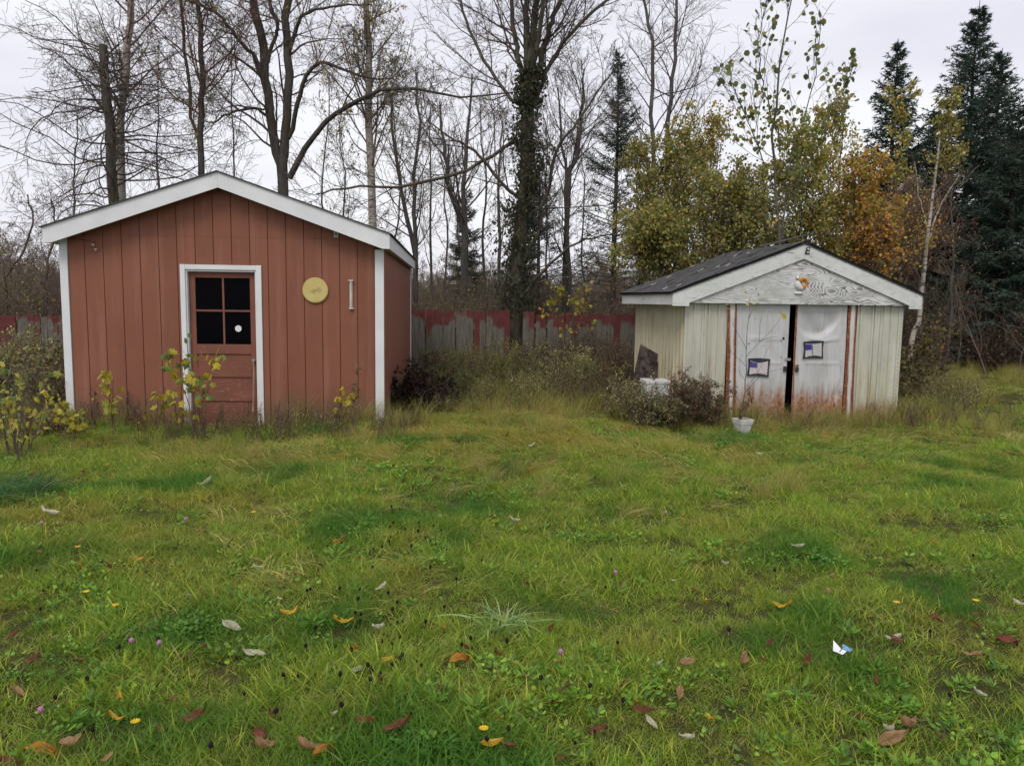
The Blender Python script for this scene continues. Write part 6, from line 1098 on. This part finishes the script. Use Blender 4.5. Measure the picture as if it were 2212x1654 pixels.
for a in (('cream', 501, 1353, 'large cream leaf curled like a boat, left of the orange pair on the lawn', -0.25, 1.1), ('cream', 548, 1411, 'long cream leaf lying just below the large curled one', 0.1, 1.05), ('cream', 775, 1446, 'cream leaf with a dark tip in the middle foreground', -0.6, 0.85), ('cream', 443, 1043, 'white withered leaf on the long grass before the red shed door', 0.4, 1.3), ('cream', 1932, 1377, 'small cream leaf at the far right of the lawn', -0.5, 0.75), ('cream', 815, 1355, 'pinkish cream pointed leaf propped on a brown one', 0.9, 0.8), ('cream', 825, 1268, 'thin cream leaf folded in the grass above the orange pair', 0.5, 0.7), ('cream', 1408, 1560, 'short tan cream leaf near the lower middle right', -0.9, 0.7),
          ('cream', 105, 1106, 'white folded leaf on the grass at the far left', 0.1, 1.3), ('cream', 1110, 1123, 'pale leaf in the grass between the two sheds', 0.3, 0.9), ('cream', 1724, 1180, 'tiny cream leaf in the lawn before the metal shed', -0.3, 0.8),
          ('yellow', 627, 1322, 'bright orange yellow leaf right of the big cream one', 0.35, 1.0), ('yellow', 740, 1340, 'long golden leaf, the right one of the orange pair', 0.3, 1.1), ('orange', 766, 1398, 'orange leaf above the dark tipped cream leaf', 1.0, 1.0), ('yellow', 1693, 1308, 'curved orange yellow leaf in the right of the lawn', -0.6, 1.1), ('yellow', 1063, 1602, 'golden leaf at the bottom middle of the lawn', 0.2, 0.9), ('orange', 702, 1610, 'big orange leaf with brown edges near the bottom left', 0.8, 1.1), ('orange', 995, 1416, 'orange and tan leaf beside the coarse grass tussock', 0.6, 1.1), ('orange', 962, 1349, 'small upright orange leaf left of the coarse grass tussock', 1.5, 0.7),
          ('tan', 570, 1608, 'tan leaf beneath a dark red one, near the bottom left', 0.9, 1.0), ('red', 567, 1578, 'dark red leaf lying over the tan one', -0.4, 0.9), ('tan', 668, 1612, 'pale brown leaf tucked under the big orange one', 0.5, 1.0), ('brown', 855, 1570, 'brown leaf pointing up to the right near the lower middle', 0.5, 1.1), ('brown', 790, 1555, 'dark narrow brown leaf left of the pointing one', 0.0, 0.9), ('tan', 1960, 1562, 'large toothed tan leaf at the lower right', 0.7, 1.25), ('tan', 1925, 1593, 'long toothed tan leaf just below the large one at the lower right', 0.15, 1.35), ('red', 2178, 1374, 'wet red brown leaf at the right edge of the lawn', 0.05, 1.3), ('brown', 1742, 1428, 'purplish brown leaf standing on edge left of the scrap of litter', 0.9, 1.0), ('tan', 1604, 1422, 'slim tan leaf upright in the right half of the lawn', 1.1, 1.0), ('orange', 95, 1612, 'long orange red leaf in the bottom left corner', 0.1, 1.5), ('tan', 157, 1602, 'tan leaf right of the long orange one in the bottom left corner', 0.0, 0.9), ('red', 28, 1642, 'red brown leaf at the extreme bottom left', 0.2, 1.1), ('brown', 1385, 1532, 'red brown leaf lying across a green one, lower middle right', 0.1, 1.0), ('red', 1292, 1568, 'dark red leaf at the bottom, left of the tan cream one', 0.3, 0.9), ('brown', 1186, 1360, 'upright brown leaf at the right of the coarse tussock', 1.2, 0.9), ('tan', 1486, 1428, 'pinkish brown leaf in the middle right of the lawn', 0.1, 0.8), ('orange', 2020, 1168, 'small orange leaf far right in the lawn', 0.1, 0.9), ('orange', 1783, 937, 'orange brown leaf in the grass below the right metal door', -0.6, 1.6), ('brown', 420, 1546, 'brown leaf half sunk in the grass, left foreground', 0.5, 0.9), ('orange', 730, 1166, 'dull orange leaf in the long grass before the red shed', 0.2, 1.0)):
    fallen(a[0], a[1], a[2], a[3], a[4], a[5])
def where(u, v):
    return ('by the bottom edge of the picture' if v > 1560 else 'in the near lawn' if v > 1400 else 'in the middle of the lawn' if v > 1230 else 'in the farther lawn' if v > 1060 else 'in the long grass near the sheds')+', '+('far left' if u < 370 else 'left' if u < 740 else 'left of centre' if u < 1106 else 'right of centre' if u < 1475 else 'right' if u < 1840 else 'far right')
n_ = 0
while n_ < 130:
    u = rl.uniform(5, 2207); v = 940+700*rl.random()**1.15; k_ = rl.choice(['brown', 'brown', 'tan', 'orange', 'red', 'yellow', 'cream', 'brown', 'red'])
    if u > 1950 and v < 1100 and rl.random() < 0.6: continue
    names = {'brown': 'small dull brown', 'tan': 'small tan', 'orange': 'small orange', 'red': 'small dark red', 'yellow': 'small golden', 'cream': 'small pale'}
    fallen(k_, u, v, names[k_]+' leaf '+where(u, v), None, rl.uniform(0.38, 0.75)*(1.25 if v < 1100 else 1), names[k_]+' leaves on the lawn', rl.uniform(0.03, 0.06)); n_ += 1
# pale leaves lying on the shingles
for k, (x_, y_, r_) in enumerate(((-0.16, 0.42, .2), (-0.07, 0.12, .4), (0.62, 1.10, -.2), (0.72, 0.70, .5), (1.26, 1.35, .3), (1.33, 1.05, .6), (0.75, 0.42, .2), (0.05, 1.6, .1), (0.40, 1.9, 0.0), (0.9, 2.2, .4))):
    p = MO+MR@Vector((x_, y_, mz(x_)+0.042)); o = link('curled_leaf', LM['cream'][k % 2], None, p, (0.5, -ang*math.cos(r_), MYAW+r_), (0.95, 0.5, 0.8)); tag(o, 'thin curled pale leaf lying on the dark shingles of the metal shed', 'leaf', 'pale leaves on the shingle roof')
def flower(kind, u, v, label, h=0.10, group=None):
    p = ground(u, v, h); o = thing({'petal_pink': 'clover_flower', 'petal_yellow': 'hawkweed_flower', 'petal_orange': 'dandelion_flower'}[kind], label, 'flower', p, rl.uniform(0, 6), group)
    MB().tube([(0, 0, 0), (0.006, 0, h*0.6), (0.0, 0.004, h)], 0.0018, 4).obj('stem', 'stem_green', o); mb = MB()
    if kind == 'petal_pink':
        blob(mb, (0, 0, h+0.008), (0.012, 0.012, 0.013), 6)
    else:
        for i in range(11): a = i*2*PI/11; mb.add([(0, 0, h), (0.016*math.cos(a-.2), 0.016*math.sin(a-.2), h+0.007), (0.019*math.cos(a), 0.019*math.sin(a), h+0.008), (0.016*math.cos(a+.2), 0.016*math.sin(a+.2), h+0.007)], [(0, 1, 2, 3)])
    mb.obj('petals', kind, o)
for u, v, l in ((90, 1131, 'pink clover flower in the long grass at the far left'), (401, 1123, 'pink clover flower below the door of the red shed'), (284, 1386, 'pink clover flower, left one of a close pair in the left foreground'), (344, 1391, 'pink clover flower, right one of the close pair in the left foreground'), (88, 1536, 'pink clover flower in the bottom left, above the long orange leaf'), (1211, 1410, 'dark pink clover flower right of the coarse tussock'), (1438, 1108, 'small mauve flower in the lawn right of the middle'), (1330, 1238, 'tiny dull pink clover flower in the middle right of the lawn')): flower('petal_pink', u, v, l)
flower('petal_orange', 168, 1182, 'bright orange dandelion flower in the grass at the left')
for u, v, l in ((186, 1279, 'small yellow flower in the left of the lawn'), (250, 1308, 'small yellow flower on a dark bud, left foreground'), (547, 1107, 'tiny yellow flower in the long grass before the red shed'), (292, 1560, 'yellow flower low in the left foreground'), (1045, 1575, 'yellow flower just above the golden leaf at the bottom'), (1937, 1302, 'tiny yellow flower in the right of the lawn'), (2108, 1298, 'tiny yellow flower nearest the right edge')): flower('petal_yellow', u, v, l, 0.07)
# dark seed heads of self-heal and knapweed
shm = MB(); shm.tube([(0, 0, 0), (0.003, 0, 0.04), (0, 0, 0.065)], 0.0014, 3); blob(shm, (0, 0, 0.070), (0.0085, 0.0085, 0.011), 5); shm = shm.mesh('seed_head', 'seedhead')
for k in range(110):
    if k < 45: u, v = rl.gauss(830, 110), rl.gauss(1370, 90)
    elif k < 70: u, v = rl.gauss(880, 60), rl.gauss(1140, 25)
    else: u, v = rl.uniform(40, 2180), rl.uniform(1150, 1600)
    p = ground(u, min(max(v, 1050), 1640), 0.1); tag(link('seed_head', shm, None, p, (rl.uniform(-.2, .2), rl.uniform(-.2, .2), 0), rl.uniform(0.7, 1.15)), 'small dark dried seed head '+where(u, v), 'seed head', 'dark seed heads in the lawn')
pb = [at(u, v, 11.1) for u, v in ((1640, 533), (1690, 521), (1740, 508), (1775, 497), (1798, 494))]; mb = MB(); mb.tube(pb, [0.016, 0.014, 0.011, 0.007, 0.003], 6); mb.tube([pb[3], at(1800, 515, 11.1), at(1850, 512, 11.0)], [0.006, 0.004, 0.002], 5); tag(mb.obj('fallen_branch', 'bark_grey', None, smooth=True), 'bare grey branch lying across the ridge of the metal shed roof', 'branch')
# litter
p = ground(1815, 1403, 0.05); lt = thing('litter_scrap', 'crumpled white scrap of wrapper with a blue corner on the lawn', 'litter', p, 0.4)
MB().add([(-0.055, -0.01, 0.060), (-0.01, 0.035, 0.085), (0.005, 0.0, 0.055), (-0.02, -0.035, 0.045), (0.02, -0.02, 0.05)], [(0, 1, 2), (0, 2, 3), (2, 4, 3)]).obj('wrapper', 'litter_white', lt)
MB().add([(0.012, 0.0, 0.056), (0.035, 0.02, 0.065), (0.060, -0.015, 0.05), (0.035, -0.025, 0.045)], [(0, 1, 2), (0, 2, 3)]).obj('printed_corner', 'litter_blue', lt)
# coarse tussocks
for k, (u, v, s_, l_) in enumerate(((1085, 1360, 1.0, 'coarse pale green grass tussock in the middle foreground'), (12, 1075, 1.6, 'dark blue green grass tussock at the left edge'), (1375, 1020, 1.1, 'soft green grass tussock on the lawn between the sheds'))):
    V, F, c = blades(500+k, 170 if k != 1 else 420, 0.10 if k != 1 else 0.22, 0.14, 0.34, 0.0085 if k == 0 else 0.005, 0.9, 0.33, [(0.30, 0.42, 0.16), (0.38, 0.50, 0.20), (0.24, 0.36, 0.10)] if k == 0 else [(0.06, 0.14, 0.05), (0.08, 0.18, 0.06)] if k == 1 else [(0.14, 0.27, 0.05), (0.20, 0.33, 0.06)], K=7)
    tag(link('grass_tussock', make_mesh('grass_tussock', V, F, 'grass_blade', tint=c), None, ground(u, v), None, s_), l_, 'grass tussock')
